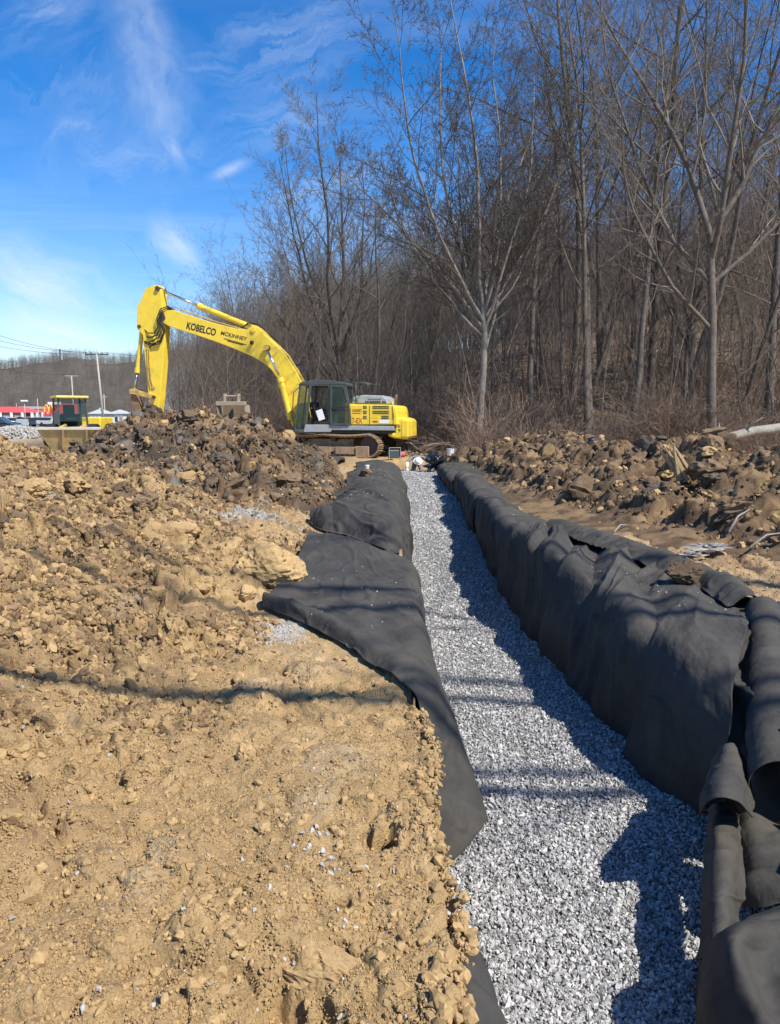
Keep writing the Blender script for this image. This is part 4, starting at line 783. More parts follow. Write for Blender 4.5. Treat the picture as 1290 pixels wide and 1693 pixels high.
for yy_ in (-.12, .44): MB().prism(EP([(219, 644), (226, 643), (262, 654), (262, 661), (226, 652), (220, 652)]), yy_, yy_ + .06).build('tipping_link', M['yellow_dirty'], EXR, bevel=.008)
MB().prism(EP([(219, 648), (226, 648), (234, 668), (236, 684), (227, 684), (222, 668)]), .0, .36).build('bucket_link', M['rust'], EXR, bevel=.01)
BK = [(228, 682), (266, 680), (274, 700), (270, 735), (255, 757), (232, 760), (236, 735), (226, 705)]
bk = MB().prism(EP(BK), -.45, .80).build('bucket', M['rust'], EXR, bevel=.02)
for k in range(5): MB().box((E(231, 762)[0], -.38 + k * .28, E(231, 762)[1]), (.16, .09, .12)).build('bucket_tooth', M['rust'], bk)
# upper body
PLANE = -1.45
def panelbox(name, prof, y0, y1, m, parent=EXR, bevel=.03): return MB().prism(EP(prof), y0, y1).build(name, M[m], parent, bevel=bevel)
bd = panelbox('engine_body', [(571, 667), (590, 668.5), (640, 669), (650, 669.5), (655, 672), (657, 680), (658, 703), (571, 704)], -1.52, 1.45, 'yellow', bevel=.05)
panelbox('side_sill', [(545, 703.5), (652, 704.5), (652, 712), (548, 711)], -1.54, 1.46, 'midgrey', bevel=.02)
panelbox('frame_beam', [(500, 711.5), (650, 712.5), (646, 717), (540, 717), (500, 716)], -1.40, 1.3, 'darkmud', bevel=.02)
cwt = panelbox('counterweight', [(652, 689), (660, 690), (671, 693), (673, 697), (674, 722), (671, 727), (650, 725), (640, 721), (640, 716), (652, 716)], -1.28, 1.28, 'yellow', bevel=.07)
MB().box((E(668, 709)[0], -1.29, E(668, 709)[1]), (.24, .02, .62)).build('access_panel', M['yellow'], cwt, bevel=.008)
for k, (s_, px_, py_) in enumerate((('6', 657, 707), ('9', 657.5, 715))): textmesh('lettering', s_, .2, M['ink'], cwt, E(px_, py_), 0, -1.283)
# door seams, louvres
q = MB()
for px_ in (612, 651): q.box((E(px_, 687)[0], -1.522, E(px_, 687)[1]), (.022, .012, .80))
q.box((E(612, 701)[0], -1.522, E(612, 701.6)[1]), (1.9, .012, .02)); q.build('door_seam', M['darkmud'], bd)
for (x0, x1, rows_) in ((601, 608.5, (671.5, 674.5, 680, 683.5, 688.5, 692)), (616.5, 645, (671.8, 675.2, 680, 683.6)), (631, 645, (688.5, 692))):
    for py_ in rows_:
        n_ = int((x1 - x0) / 2.2)
        for j in range(n_):
            o = ob('louvre', LOUV if 'LOUV' in globals() else None, None, bd) if False else None
LM = MB().box((0, 0, 0), (.036, .012, .055)).mesh('louvre'); LM.materials.append(M['darkmud'])
for (x0, x1, rows_) in ((601, 608.5, (671.8, 674.8, 680, 683.2, 688.5, 691.7)), (616.5, 645, (671.8, 675.0, 680, 683.2)), (631, 645, (688.5, 691.7))):
    for py_ in rows_:
        n_ = int((x1 - x0) / 2.1)
        for j in range(n_): x, z = E(x0 + 2.1 * (j + .5), py_); ob('louvre', LM, None, bd, loc=(x, -1.5225, z))
textmesh('lettering', 'KINNEY', .17, M['redink'], bd, E(583.5, 681), 0, -1.5225, .40, .002); textmesh('lettering', '7-EX', .30, M['redink'], bd, E(583, 699.5), 0, -1.5225, .42, .004)
q = MB().box((E(590, 683.5)[0], -1.523, E(590, 683.2)[1]), (.34, .006, .03)); q.build('lettering_band', M['redink'], bd)
MB().box((E(636, 697)[0], -1.523, E(636, 697)[1]), (.40, .006, .14)).build('sticker', M['white'], bd); MB().box((E(620.5, 689)[0], -1.523, E(620, 689)[1]), (.22, .006, .14)).build('warning_sticker', mat('sticker_yellow', (.75, .5, .02), .5), bd); MB().box((E(621, 696.5)[0], -1.523, E(620, 697)[1]), (.20, .006, .07)).build('sticker', M['redink'], bd)
hd = panelbox('engine_hood', [(578, 667.5), (580, 657), (584, 654.5), (600, 652.5), (630, 653.5), (637, 658), (640, 667.8)], -1.15, .9, 'midgrey', bevel=.05)
q = MB()
for k in range(4): x, z = E(600 + 8.5 * k, 653.0); q.box((x, -.6, z + .012), (.15, .9, .03))
for k in range(6): x, z = E(607 + 3.8 * k, 660.0); q.box((x, -1.152, z), (.06, .012, .035))
for k in range(14): x, z = E(609 + 1.35 * k, 664.6); q.box((x, -1.152, z), (.018, .012, .10))
for px_ in (602.5, 606.0, 631, 634.5): x, z = E(px_, 664.6); q.box((x, -1.152, z), (.06, .012, .08))
q.build('hood_vent', M['black'], hd)
MB().tube([E3(648, 669, -.5), E3(648, 655, -.5), E3(650, 652, -.5)], .06, 10).build('exhaust_pipe', M['rust'], bd, smooth=True)
q = MB(); q.tube([E3(570, 631.5, -1.45), E3(606, 633, -1.45), E3(608, 636, -1.45), E3(608, 652, -1.4)], .022, 6); q.tube([E3(588.5, 632, -1.45), E3(588.5, 667, -1.45)], .022, 6); q.tube([E3(606, 633, -1.45), E3(606, 633, .8), E3(606, 652, .8)], .022, 6); q.tube([E3(571, 632, .0), E3(606, 633, .0)], .02, 6)
q.build('handrail', M['cabgrey'], EXR, smooth=True)
q = MB(); q.tube([E3(640, 660, -1.3), E3(648, 664, -1.35), E3(651, 672, -1.54), E3(652, 690, -1.55)], .018, 6); q.build('grab_rail', M['yellow'], EXR, smooth=True)
# cab: box frame with open interior
cb = MB(); CW0, CW1 = -1.52, -.50
def zz(px, py): return E(px, py)
def postm(mbx, a, b_, y, wx=.08, wy=.07):
    A = Vector(E3(*a, y)); Bv = Vector(E3(*b_, y)); d = (Bv - A).normalized(); s_ = Vector((d.z, 0, -d.x)) * wx / 2; t_ = Vector((0, wy / 2, 0))
    V = [A - s_ - t_, A + s_ - t_, A + s_ + t_, A - s_ + t_, Bv - s_ - t_, Bv + s_ - t_, Bv + s_ + t_, Bv - s_ + t_]; mbx.addraw(V, [(0, 1, 2, 3), (7, 6, 5, 4), (0, 4, 5, 1), (1, 5, 6, 2), (2, 6, 7, 3), (3, 7, 4, 0)])
for y in (CW0 + .035, CW1 - .035):
    postm(cb, (488, 712), (497, 636), y, .06); postm(cb, (505, 712), (514, 636), y, .10); postm(cb, (545.5, 704), (546, 636), y, .11); postm(cb, (581, 703), (580, 680), y, .07); postm(cb, (580, 680), (572, 638), y, .07)
    postm(cb, (495, 636), (575, 637), y, .09); postm(cb, (487, 712), (547, 712), y, .12)
for a in ((497, 636), (575, 637), (488, 711)): x, z = E(*a); cb.box((x, (CW0 + CW1) / 2, z), (.07, CW1 - CW0 - .08, .07))
cbo = cb.build('cab_frame', M['cabgrey'], EXR, bevel=.012)
MB().prism(EP([(494, 637), (498, 632), (512, 629.5), (522, 628), (548, 629), (572, 632), (577, 637)]), CW0 - .01, CW1 + .01).build('cab_roof', M['cabgrey'], EXR, bevel=.03)
MB().prism(EP([(506, 702), (547, 702), (550, 711), (547, 714.5), (503, 714.5)]), CW0 - .03, CW0 + .12).build('cab_skirt', M['midgrey'], EXR, bevel=.02)
MB().prism(EP([(488, 703), (581, 703), (581, 712), (488, 712)]), CW0 + .14, CW1).build('cab_floor', M['cabgrey'], EXR)
def pane(name, prof, y, m='glass', th=.008): return MB().prism(EP(prof), y, y + th).build(name, M[m], cbo)
pane('side_pane', [(490, 701), (498, 638), (510, 638), (503, 701)], CW0 + .02); pane('far_pane', [(490, 703), (498, 638), (544, 638), (543, 703)], CW1 - .05); pane('far_pane', [(550, 703), (550, 638), (571, 640), (578, 680), (578, 703)], CW1 - .05)
x0, z0 = E(488.5, 708); x1, z1 = E(496.8, 638)
MB().addraw([(x0, CW0 + .06, z0), (x0, CW1 - .06, z0), (x1, CW1 - .06, z1), (x1, CW0 + .06, z1), (x0 + .008, CW0 + .06, z0), (x0 + .008, CW1 - .06, z0), (x1 + .008, CW1 - .06, z1), (x1 + .008, CW0 + .06, z1)], [(0, 1, 2, 3), (7, 6, 5, 4), (0, 4, 5, 1), (1, 5, 6, 2), (2, 6, 7, 3), (3, 7, 4, 0)]).build('windshield', M['glass'], cbo)
# the door, hooked open flat against the rear half of the cab
dr = MB()
for a, b_ in (((549, 702), (549, 638)), ((549, 638), (570, 640)), ((570, 640), (579, 676)), ((579, 676), (580, 701)), ((580, 701), (549, 702)), ((549, 675), (579, 677))): postm(dr, a, b_, CW0 - .06, .07, .05)
dro = dr.build('door', M['cabgrey'], EXR, bevel=.01); MB().prism(EP([(550, 674), (550, 640), (569, 641), (577, 675)]), CW0 - .06, CW0 - .052).build('door_pane', M['glass'], dro); MB().prism(EP([(550, 700), (550, 677), (578, 678), (579, 700)]), CW0 - .06, CW0 - .052).build('door_pane', M['glass'], dro)
MB().tube([E3(552, 672, CW0 - .12), E3(574, 673, CW0 - .12)], .02, 6).build('door_handle', M['black'], dro)
st_ = MB(); x, z = E(540, 690); st_.box((x - .1, -1.0, z), (.5, .5, .16)); st_.box((x + .16, -1.0, z + .42), (.14, .48, .75), Matrix.Rotation(rad(12), 3, 'Y')); st_.box((x + .22, -1.0, z + .88), (.10, .26, .2)); st_.box((x - .1, -.72, z + .22), (.4, .08, .12)); st_.box((x - .1, -1.28, z + .22), (.4, .08, .12)); st_.build('operator_seat', M['black'], EXR, bevel=.03)
q = MB(); x, z = E(518, 690); q.box((x, -.72, z + .1), (.5, .3, .5)); q.tube([(x + .1, -1.3, z), (x - .02, -1.3, z + .5)], .025, 6); q.tube([(x - .15, -1.0, z - .2), (x - .25, -1.0, z + .5)], .03, 6); q.box((x - .1, -.9, z + .5), (.3, .3, .22)); q.build('control_console', M['black'], EXR, bevel=.02)
x, z = E(530, 686); MB().box((x, -1.45, z), (.26, .04, .42), Matrix.Rotation(rad(-18), 3, 'Y')).build('document_folder', M['white'], EXR)
q = MB(); q.tube([E3(497, 640, CW0 - .05), E3(489, 650, CW0 - .22), E3(487, 690, CW0 - .22), E3(489, 705, CW0 - .05)], .018, 6); q.build('mirror_bracket', M['black'], EXR, smooth=True)
# undercarriage, turned a little further than the upper body
UR = -rad(7); x, z = E(560, 722)
MB().tube([(-.2, 0, .78), (-.2, 0, 1.08)], .95, 28).build('slew_ring', M['darkmud'], EXR)
MB().box((-.25, 0, .55), (2.2, 2.2, .42)).build('track_carrier', M['mudsteel'], EXR, rot=(0, 0, UR), bevel=.03)
def track(y0):
    L0, L1, zb, zt = -2.72, 2.05, .055, .93; r = (zt - zb) / 2 - .02; zc_ = (zt + zb) / 2
    pth = []
    for k in range(23): t_ = k / 22; pth.append((L0 + .42 + (L1 - L0 - .84) * t_, zt - .055 * abs(math.sin(t_ * math.pi * 2.0)) + .01, 0))
    for k in range(1, 8): a = math.pi / 2 - math.pi * k / 8; pth.append((L1 - .42 + r * math.cos(a) * 1.02, zc_ + r * math.sin(a), 0))
    for k in range(23): t_ = k / 22; pth.append((L1 - .42 - (L1 - L0 - .84) * t_, zb, 0))
    for k in range(1, 8): a = -math.pi / 2 - math.pi * k / 8; pth.append((L0 + .42 + r * math.cos(a) * 1.02, zc_ + r * math.sin(a), 0))
    P_ = [Vector((a[0], a[1])) for a in pth]; tot_ = 0; seg = []
    for i in range(len(P_)): d = (P_[(i + 1) % len(P_)] - P_[i]).length; seg.append((tot_, d)); tot_ += d
    n = 50
    # side frame is the part, the shoes and rollers are its pieces
    fr = MB().box((-.33, y0, .34), (3.9, .34, .20)); fo = fr.build('track', M['mudsteel'], EXR, rot=(0, 0, UR), bevel=.02)
    if y0 < 0:
        for xa, xb in ((-1.95, -1.42), (-1.22, .0), (.22, 1.02)): MB().box(((xa + xb) / 2, y0 - .19, .30), (xb - xa, .06, .30)).build('track_guard', M['mudsteel'], fo, bevel=.012)
        MB().box((1.36, y0 - .22, .24), (.56, .08, .48)).build('track_guard', M['mudsteel'], fo, bevel=.02)
    for k, xx in enumerate((-1.2, .1)): MB().tube([(xx, y0 - .16, .74), (xx, y0 + .16, .74)], .09, 12).build('carrier_roller', M['darkmud'], fo)
    for k in range(8): MB().tube([(-1.9 + k * .42, y0 - .2, .15), (-1.9 + k * .42, y0 + .2, .15)], .10, 12).build('track_roller', M['darkmud'], fo)
    MB().tube([(L1 - .44, y0 - .14, zc_), (L1 - .44, y0 + .14, zc_)], .36, 18).build('sprocket', M['darkmud'], fo); MB().tube([(L0 + .44, y0 - .14, zc_), (L0 + .44, y0 + .14, zc_)], .34, 18).build('idler_wheel', M['darkmud'], fo)
    sm = MB().box((0, 0, 0), (.19, .60, .03)); [sm.box((dx, 0, .03), (.018, .58, .045)) for dx in (-.07, 0, .07)]; sm.box((0, -.1, -.05), (.17, .06, .07)); sm.box((0, .1, -.05), (.17, .06, .07)); sme = sm.mesh('track_shoe'); sme.materials.append(M['mudsteel'])
    for k in range(n):
        s_ = tot_ * k / n
        for i, (a, d) in enumerate(seg):
            if a <= s_ < a + d: break
        A = P_[i]; Bv = P_[(i + 1) % len(P_)]; p = A.lerp(Bv, (s_ - a) / d); dr_ = (Bv - A).normalized(); ob('track_shoe', sme, None, fo, loc=(p.x, y0, p.y), rot=(0, -math.atan2(dr_.y, dr_.x), 0))
track(-1.28); track(1.28)

# ---------------------------------------------------------------- wheel loader on the left
LY = 34.6; LC = at(124, 745, LY); LD = empty('wheel_loader', (LC.x, LY, .16), rad(3), label='yellow wheel loader facing the camera with a wide raised-edge bucket, left behind the soil heap', cat='wheel loader')
def Lp(px, py, Y=LY): p = at(px, py, Y); return (p.x - LC.x, p.z - .16)
def LPf(l, Y=LY): return [Lp(a, b, Y) for a, b in l]
RC = dict(rot=(0, 0, rad(30)))
q = MB()
for x in (-.62, .62):
    for y in (.0, 1.45): q.tube([(x, y, 1.15), (x * .93, y + .10 * (y < 1), 2.42)], .05, 6)
q.box((0, .72, 1.06), (1.3, 1.6, .1)); lcab = q.build('cab_frame', M['cabgrey'], LD, **RC)
MB().box((0, .74, 2.47), (1.42, 1.75, .11)).build('cab_roof', M['yellow'], LD, bevel=.04, **RC)
MB().box((-.60, .72, 1.45), (.05, 1.4, .75)).build('cab_side_door', M['cabgrey'], LD, **RC)
MB().addraw([(-.56, -.02, 1.35), (.56, -.02, 1.35), (.52, .09, 2.38), (-.52, .09, 2.38), (-.56, -.01, 1.35), (.56, -.01, 1.35), (.52, .10, 2.38), (-.52, .10, 2.38)], [(0, 1, 2, 3), (7, 6, 5, 4), (0, 4, 5, 1), (1, 5, 6, 2), (2, 6, 7, 3), (3, 7, 4, 0)]).build('windshield', M['glass'], lcab)
MB().box((0, 1.5, 1.4), (1.25, .05, .6)).build('cab_back', M['black'], LD, **RC)
for x in (-.61, .61): MB().box((x, .74, 2.0), (.01, 1.3, .65)).build('side_pane', M['glass'], lcab)
q = MB().box((0, .75, 1.45), (.5, .5, .14)); q.box((0, 1.0, 1.8), (.5, .14, .65)); q.build('operator_seat', M['black'], LD, bevel=.03, **RC)
MB().box((0.15, .3, .85), (1.15, 1.0, .5)).build('front_frame', M['yellow_dirty'], LD, bevel=.05); MB().box((.1, 2.6, 1.1), (1.2, 1.9, .9)).build('engine_hood', M['yellow'], LD, bevel=.06)
for x in (-.95, .95):
    for y in (-.1, 2.4):
        w_ = MB().tube([(x - .2, y, .62), (x + .2, y, .62)], .62, 24).build('wheel', M['black'], LD, bevel=.04); MB().tube([(x - .21, y, .62), (x + .21, y, .62)], .30, 18).build('rim', M['yellow'], w_)
for x in (-.45, .45): MB().tube([(x, .2, 1.15), (x, -.9, .95), (x * .9, -1.6, .6)], .09, 8).build('loader_arm', M['yellow_dirty'], LD)
YB = LY - 3.0
def LB(px, py, dy): p = at(px, py, YB + dy); return (p.x - LC.x, YB + dy - LY, p.z - .16)
tl, tr_, bl, br = LB(54, 709, 0), LB(150, 709.5, 0), LB(81, 746, .35), LB(128, 745, .35); tl2, tr2 = LB(60, 706.3, .95), LB(159, 706, .95); bl2, br2 = LB(82, 742, 1.2), LB(150, 741, 1.2)
bkm = MB(); bkm.addraw([tl, tr_, br, bl, tl2, tr2, br2, bl2], [(0, 3, 2, 1), (4, 5, 6, 7), (0, 1, 5, 4), (3, 7, 6, 2), (0, 4, 7, 3), (1, 2, 6, 5)])
M['loaderbkt'] = mat('worn_yellow_bucket', (.50, .36, .15), .7, var=.2, vscale=3, dirt=(.30, .22, .13), dscale=2.5, dthr=(.45, .7))
lb = bkm.build('bucket', M['loaderbkt'], LD, bevel=.01)
def vert_rib(px0, px1, mname='loaderbkt'):
    a, b_, c, d = LB(px0, 710, -.12), LB(px1, 710, -.12), LB(px1 + 1.5, 745.5, .22), LB(px0 + 1.5, 745.5, .22); a2, b2, c2, d2 = LB(px0, 710, .1), LB(px1, 710, .1), LB(px1 + 1.5, 745.5, .42), LB(px0 + 1.5, 745.5, .42)
    MB().addraw([a, b_, c, d, a2, b2, c2, d2], [(0, 3, 2, 1), (0, 1, 5, 4), (1, 2, 6, 5), (0, 4, 7, 3), (3, 7, 6, 2), (4, 5, 6, 7)]).build('bucket_rib', M[mname], lb)
vert_rib(95.5, 99.5); vert_rib(134, 137.5)
MB().addraw([LB(53, 707.5, -.06), LB(160, 707.5, -.06), LB(160, 710.5, -.06), LB(53, 710.5, -.06), LB(58, 706, .95), LB(162, 706, .95), LB(160, 709, .95), LB(58, 709, .95)], [(0, 3, 2, 1), (0, 1, 5, 4), (1, 2, 6, 5), (0, 4, 7, 3), (3, 7, 6, 2), (4, 5, 6, 7)]).build('bucket_lip', mat('worn_steel_edge', (.50, .47, .40), .5, var=.15), lb)
MB().prism([(a[0], a[2]) for a in (LB(126, 741, -.1), LB(158, 709, -.1), LB(157, 739, -.1), LB(140, 746, -.1))], LB(126, 741, -.1)[1] - .05, LB(126, 741, -.1)[1]).build('bucket_cheek', M['rust'], lb)

# ---------------------------------------------------------------- spare bucket on the heap
SB_ = at(383, 700, 18.3); sbr = empty('trenching_bucket', (SB_.x, 18.3, SB_.z - .25), rad(-6), label='spare digging bucket standing behind the crest of the left soil heap', cat='digging bucket')
s_ = 1 / 66.0
MB().prism([(-.36, .68), (.36, .68), (.46, -.3), (-.24, -.3)], .30, .34).build('bucket_back', mat('worn_steel', (.20, .14, .08), .7, var=.25, vscale=5), sbr, bevel=.006)
M['pole_'] = M['pole']; M['pole'] = mat('tan_steel', (.34, .27, .18), .7, var=.25, vscale=5)
for sx_ in (-1, 1): MB().addraw([(sx_ * .36, -.05, .70), (sx_ * .36, .34, .70), (sx_ * .36 + .1 + .02 * (sx_ < 0), .34, -.3), (sx_ * .36 + .1, .02, -.3), (sx_ * .33, -.05, .70), (sx_ * .33, .34, .70), (sx_ * .33 + .1, .34, -.3), (sx_ * .33 + .1, .02, -.3)], [(0, 1, 2, 3), (7, 6, 5, 4), (0, 4, 5, 1), (1, 5, 6, 2), (2, 6, 7, 3), (3, 7, 4, 0)]).build('bucket_side', M['pole'], sbr)
MB().box((0, .0, .73), (.74, .14, .10)).build('bucket_top', M['pole'], sbr, bevel=.01)
for sx_ in (-.16, .18): MB().box((sx_, .05, .86), (.04, .16, .22)).build('ear', M['pole'], sbr, bevel=.006)
MB().tube([(-.20, .05, .91), (.22, .05, .91)], .025, 8).build('hinge_pin', M['pole'], sbr); M['pole'] = M['pole_']

# ---------------------------------------------------------------- left background
def gz(x, y): return float(H(np.array([x]), np.array([y]))[0])
def building(px0, px1, y_e, y_r, Y, depth, wall, roof, label, hip=0, nwin=4, cols=True, name='building', flat=False, gable=False):
    a = at(px0, y_e, Y); b_ = at(px1, y_e, Y); z0 = gz(a.x, Y) - .4; ze = a.z; zr = at(px0, y_r, Y).z; W = b_.x - a.x; cx_ = (a.x + b_.x) / 2
    r = empty(name, (cx_, Y, z0), 0, label=label, cat='building'); h = ze - z0; hr = zr - z0
    MB().box((0, depth / 2, h / 2), (W, depth, h)).build('wall', M[wall], r)
    if flat: MB().box((0, depth / 2, h + (hr - h) / 2), (W + .3, depth + .3, hr - h)).build('roof', M[roof], r)
    elif gable: MB().prism([(-W / 2 - .4, h), (W / 2 + .4, h), (0, hr)], -.3, depth).build('roof', M[roof], r)
    else:
        e = .5; MB().addraw([(-W / 2 - e, -e, h), (W / 2 + e, -e, h), (W / 2 + e, depth, h), (-W / 2 - e, depth, h), (-W / 2 + hip, depth * .4, hr), (W / 2 - hip, depth * .4, hr)], [(0, 1, 5, 4), (1, 2, 5), (2, 3, 4, 5), (3, 0, 4), (0, 3, 2, 1)]).build('roof', M[roof], r)
    for k in range(nwin):
        x = -W / 2 + W * (k + .5) / nwin; wv = MB().box((x, -.04, h * .45), (W / nwin * .62, .1, h * .55)).build('window', M['darkwin'] if k % 2 else M['wallb'], r); MB().box((x, -.10, h * .74), (W / nwin * .66, .06, .12)).build('window_frame', M['white'], wv)
    if cols:
        for k in range(nwin + 1): MB().box((-W / 2 + W * k / nwin, -.45, h / 2), (.45, .35, h)).build('column', M['white'], r)
    return r
building(-70, 39, 682, 672, 150, 10, 'wallb', 'redroof', 'long low building with a red metal roof and white columns at the left edge', 2, 6)
building(33, 62, 676, 672, 158, 14, 'wallg', 'wallg', 'plain grey metal building between the two red roofed ones', 0, 1, False, flat=True)
building(55, 82, 682, 672, 148, 10, 'wallw', 'redroof', 'small red roofed building right of the grey metal one', 3, 3)
building(80, 100, 684, 667, 152, 8, 'wallb', 'redroof', 'taller red fronted building with a white parapet, partly behind the loader cab', 0, 2, True, flat=True)
building(148, 168, 684, 674, 190, 9, 'wallw', 'wallg', 'grey roofed house beside the tall utility pole', 2, 3, False)
building(180, 204, 684, 677, 230, 9, 'wallw', 'wallg', 'pale distant house seen through the bare trees by the excavator bucket', 2, 3, False)
pb = at(90, 667.5, 151.6); MB().box((0, 0, 0), (2.6, .3, .5)).build('roof_sign', M['white'], None, loc=(pb.x, 151.6, pb.z + .1), label='white parapet strip on top of the taller red building', cat='sign')
sg = at(82, 700, 140); sr = empty('arches_sign', (sg.x, 140, gz(sg.x, 140)), 0, label='pair of golden arches standing over a red band in front of the red roofs', cat='sign')
def arch(x0):
    pts_ = [(x0 + .42 * math.cos(a), 0, 2.2 + 1.55 * math.sin(a)) for a in np.linspace(math.pi, 0, 14)]; MB().tube(pts_, .11, 8).build('arch', M['yellow'], sr, smooth=True)
arch(-.42); arch(.42); MB().box((0, 0, 2.0), (1.9, .5, .35)).build('sign_band', M['redroof'], sr); MB().box((-.1, .3, .95), (1.9, .8, 1.9)).build('sign_base', M['wallw'], sr); MB().box((-.1, -.15, .8), (1.2, .1, 1.2)).build('sign_opening', M['darkwin'], sr)
yb = at(87.5, 702, 130); MB().box((0, 0, .45), (.95, .9, .9)).build('yellow_bin', mat('bright_yellow', (.85, .72, .03), .5), None, bevel=.05, loc=(yb.x, 130, yb.z), label='bright yellow box standing below the golden arches', cat='bin')
def car(px, Y, m, rz, label):
    p = at(px, 700, Y); r = empty('parked_car', (p.x, Y, gz(p.x, Y)), rz, label=label, cat='car')
    MB().prism([(-2.2, .35), (2.2, .35), (2.2, .75), (1.3, .92), (-1.9, .95), (-2.2, .8)], -.88, .88).build('body', M[m], r, bevel=.08); MB().prism([(-1.75, .93), (1.1, .93), (.45, 1.42), (-1.3, 1.42)], -.78, .78).build('cabin', M['darkwin'], r, bevel=.06); MB().prism([(-1.3, 1.40), (.45, 1.40), (.4, 1.47), (-1.25, 1.47)], -.74, .74).build('roof', M[m], r)
    for x in (-1.35, 1.35):
        for y in (-.8, .8): MB().tube([(x, y - .1, .33), (x, y + .1, .33)], .33, 14).build('wheel', M['black'], r)
car(52, 118, 'carblue', rad(70), 'dark blue car parked in front of the grey building'); car(71, 120, 'carsilver', rad(75), 'silver blue car parked right of the dark blue one'); car(3, 95, 'cardark', rad(20), 'black car cut off by the left edge of the view'); car(20, 112, 'carwhite', rad(60), 'pale car parked left of the dark blue one'); car(-6, 60, 'cardark', rad(10), 'black car at the left edge beside the white stone pile')
car(30, 124, 'cardark', rad(82), 'black car parked before the left red roof')
hx_ = at(37, 700, 105); MB().box((0, 0, .6), (1.3, 1, 1.2)).build('utility_box', M['wallg'], None, bevel=.04, loc=(hx_.x, 105, gz(hx_.x, 105)), label='grey utility cabinet by the lamp post near the white stone pile', cat='utility box')
def pole(px, pyt, Y, r, arms, label, lean=0, lamp=False, h0=0):
    t_ = at(px, pyt, Y); z0 = gz(t_.x, Y) - .2; rt = empty('utility_pole' if not lamp else 'lamp_post', (t_.x + lean, Y, z0), 0, label=label, cat='utility pole' if not lamp else 'lamp post'); h = t_.z - z0
    MB().tube([(0, 0, 0), (-lean, 0, h)], [r, r * .65], 10).build('pole_shaft', M['pole'], rt, smooth=True)
    for dz, wdt in arms:
        a = MB().box((-lean, 0, h + dz), (wdt, .14, .14)).build('crossarm', M['pole'] if wdt < 2.9 else M['darkmud'], rt)
        for s in (-.46, -.25, .25, .46) if wdt > 2.9 else (-.45, 0, .45): MB().tube([(-lean + s * wdt, 0, h + dz + .05), (-lean + s * wdt, 0, h + dz + .28)], .07, 6).build('insulator', M['darkmud'], a)
        MB().tube([(-lean - .7, 0, h + dz), (-lean, 0, h + dz - .7)], .03, 5).tube([(-lean + .7, 0, h + dz), (-lean, 0, h + dz - .7)], .03, 5).build('arm_brace', M['pole'], a)
    if lamp: MB().box((0, 0, h + .1), (.9, .5, .25)).build('lamp_head', M['white'], rt, bevel=.05)
    return t_
pa = pole(160, 585, 105, .17, [(-.1, 3.2)], 'tall utility pole with a dark crossarm against the sky, right of the loader', lean=.55)
pbb = pole(118.5, 621, 150, .15, [(-.05, 2.7)], 'utility pole with a pale crossarm rising behind the loader cab'); pole(172, 652, 200, .16, [(-.6, 1.6)], 'short far utility pole just right of the tall one')
pole(62, 659, 125, .08, [], 'thin bare pole between the grey building and the red roof'); pole(40.5, 664, 110, .07, [], 'lamp post with a white head before the left red roof', lamp=True); pole(27, 667, 200, .1, [], 'faint distant pole behind the left red roof')
def mast(px, pyt, pyb, Y, wdt, label):
    a = at(px, pyt, Y); b_ = at(px, pyb, Y); q = MB(); h = a.z - b_.z + 14
    for sx_ in (-1, 1):
        for sy_ in (-1, 1): q.tube([(sx_ * wdt, sy_ * wdt, 0), (sx_ * wdt * .5, sy_ * wdt * .5, h)], .22, 4)
    for k in range(10): z = h * k / 10; q.tube([(-wdt, -wdt, z), (wdt * .9, -wdt, z + h / 10)], .14, 4)
    q.tube([(0, 0, h * .6), (0, 0, h)], .5, 5)
    q.build('radio_mast', mat('mast_steel', (.16, .17, .20), .6), None, loc=(a.x, Y, a.z - h), label=label, cat='radio mast')
mast(99, 577, 612, 730, .9, 'tall lattice radio mast on the wooded ridge'); mast(89.5, 589, 609, 720, .4, 'thinner shorter mast left of the tall one on the ridge')
def wire(a, b_, sag, label, r=.022):
    a = Vector(a); b_ = Vector(b_); P_ = [a.lerp(b_, t_) - Vector((0, 0, sag * 4 * t_ * (1 - t_))) for t_ in np.linspace(0, 1, 24)]
    MB().tube(P_, r, 5).build('power_line', M['ink'], None, smooth=True, label=label, cat='power line', group='power lines strung to the poles')
wire(at(-90, 521, 80), at(142, 583, 105), .8, 'power line coming from the upper left to the left end of the dark crossarm'); wire(at(-90, 538, 80), at(158, 582, 105), .8, 'power line coming from the left to the middle of the dark crossarm'); wire(at(-90, 552, 82), at(177, 583, 105), .9, 'lower power line from the left to the right end of the dark crossarm')
wire(at(-80, 587, 120), at(260, 601, 150), .9, 'nearly level power line crossing behind the tall pole'); wire(at(-60, 598, 110), at(108, 619, 150), .5, 'lowest power line ending at the pale crossarm'); wire(at(177, 583, 105), at(420, 560, 150), 1.6, 'power line leaving the dark crossarm to the right behind the trees')
# pile of white stone
wp = at(28, 716, 52); n = 1500; r_ = rs.rand(n) ** .5; an = rs.rand(n) * 6.28; X = wp.x + 2.0 * r_ * np.cos(an); Y = 52 + 1.4 * r_ * np.sin(an); base_z = gz(wp.x, 52)
me = lump('stone_pile', 5, 3, (.1, .08, .05, 0), 0, (1, 1, 1)); ob('stone_pile', me, M['white_stone'], loc=(wp.x, 52, base_z - .1), scale=(1.9, 1.4, .95), label='small pile of white broken stone at the left edge, before the parked cars', cat='stone pile')
Z = base_z - .1 + .93 * np.sqrt(np.maximum(0, 1 - r_ ** 2)); scatter('white_stones', np.stack([X, Y, Z], 1), rs.rand(n, 3) * 6.28, .05 + .07 * rs.rand(n), rs.randint(0, 6, n), PBV, label='broken white stones covering the small pile at the left')

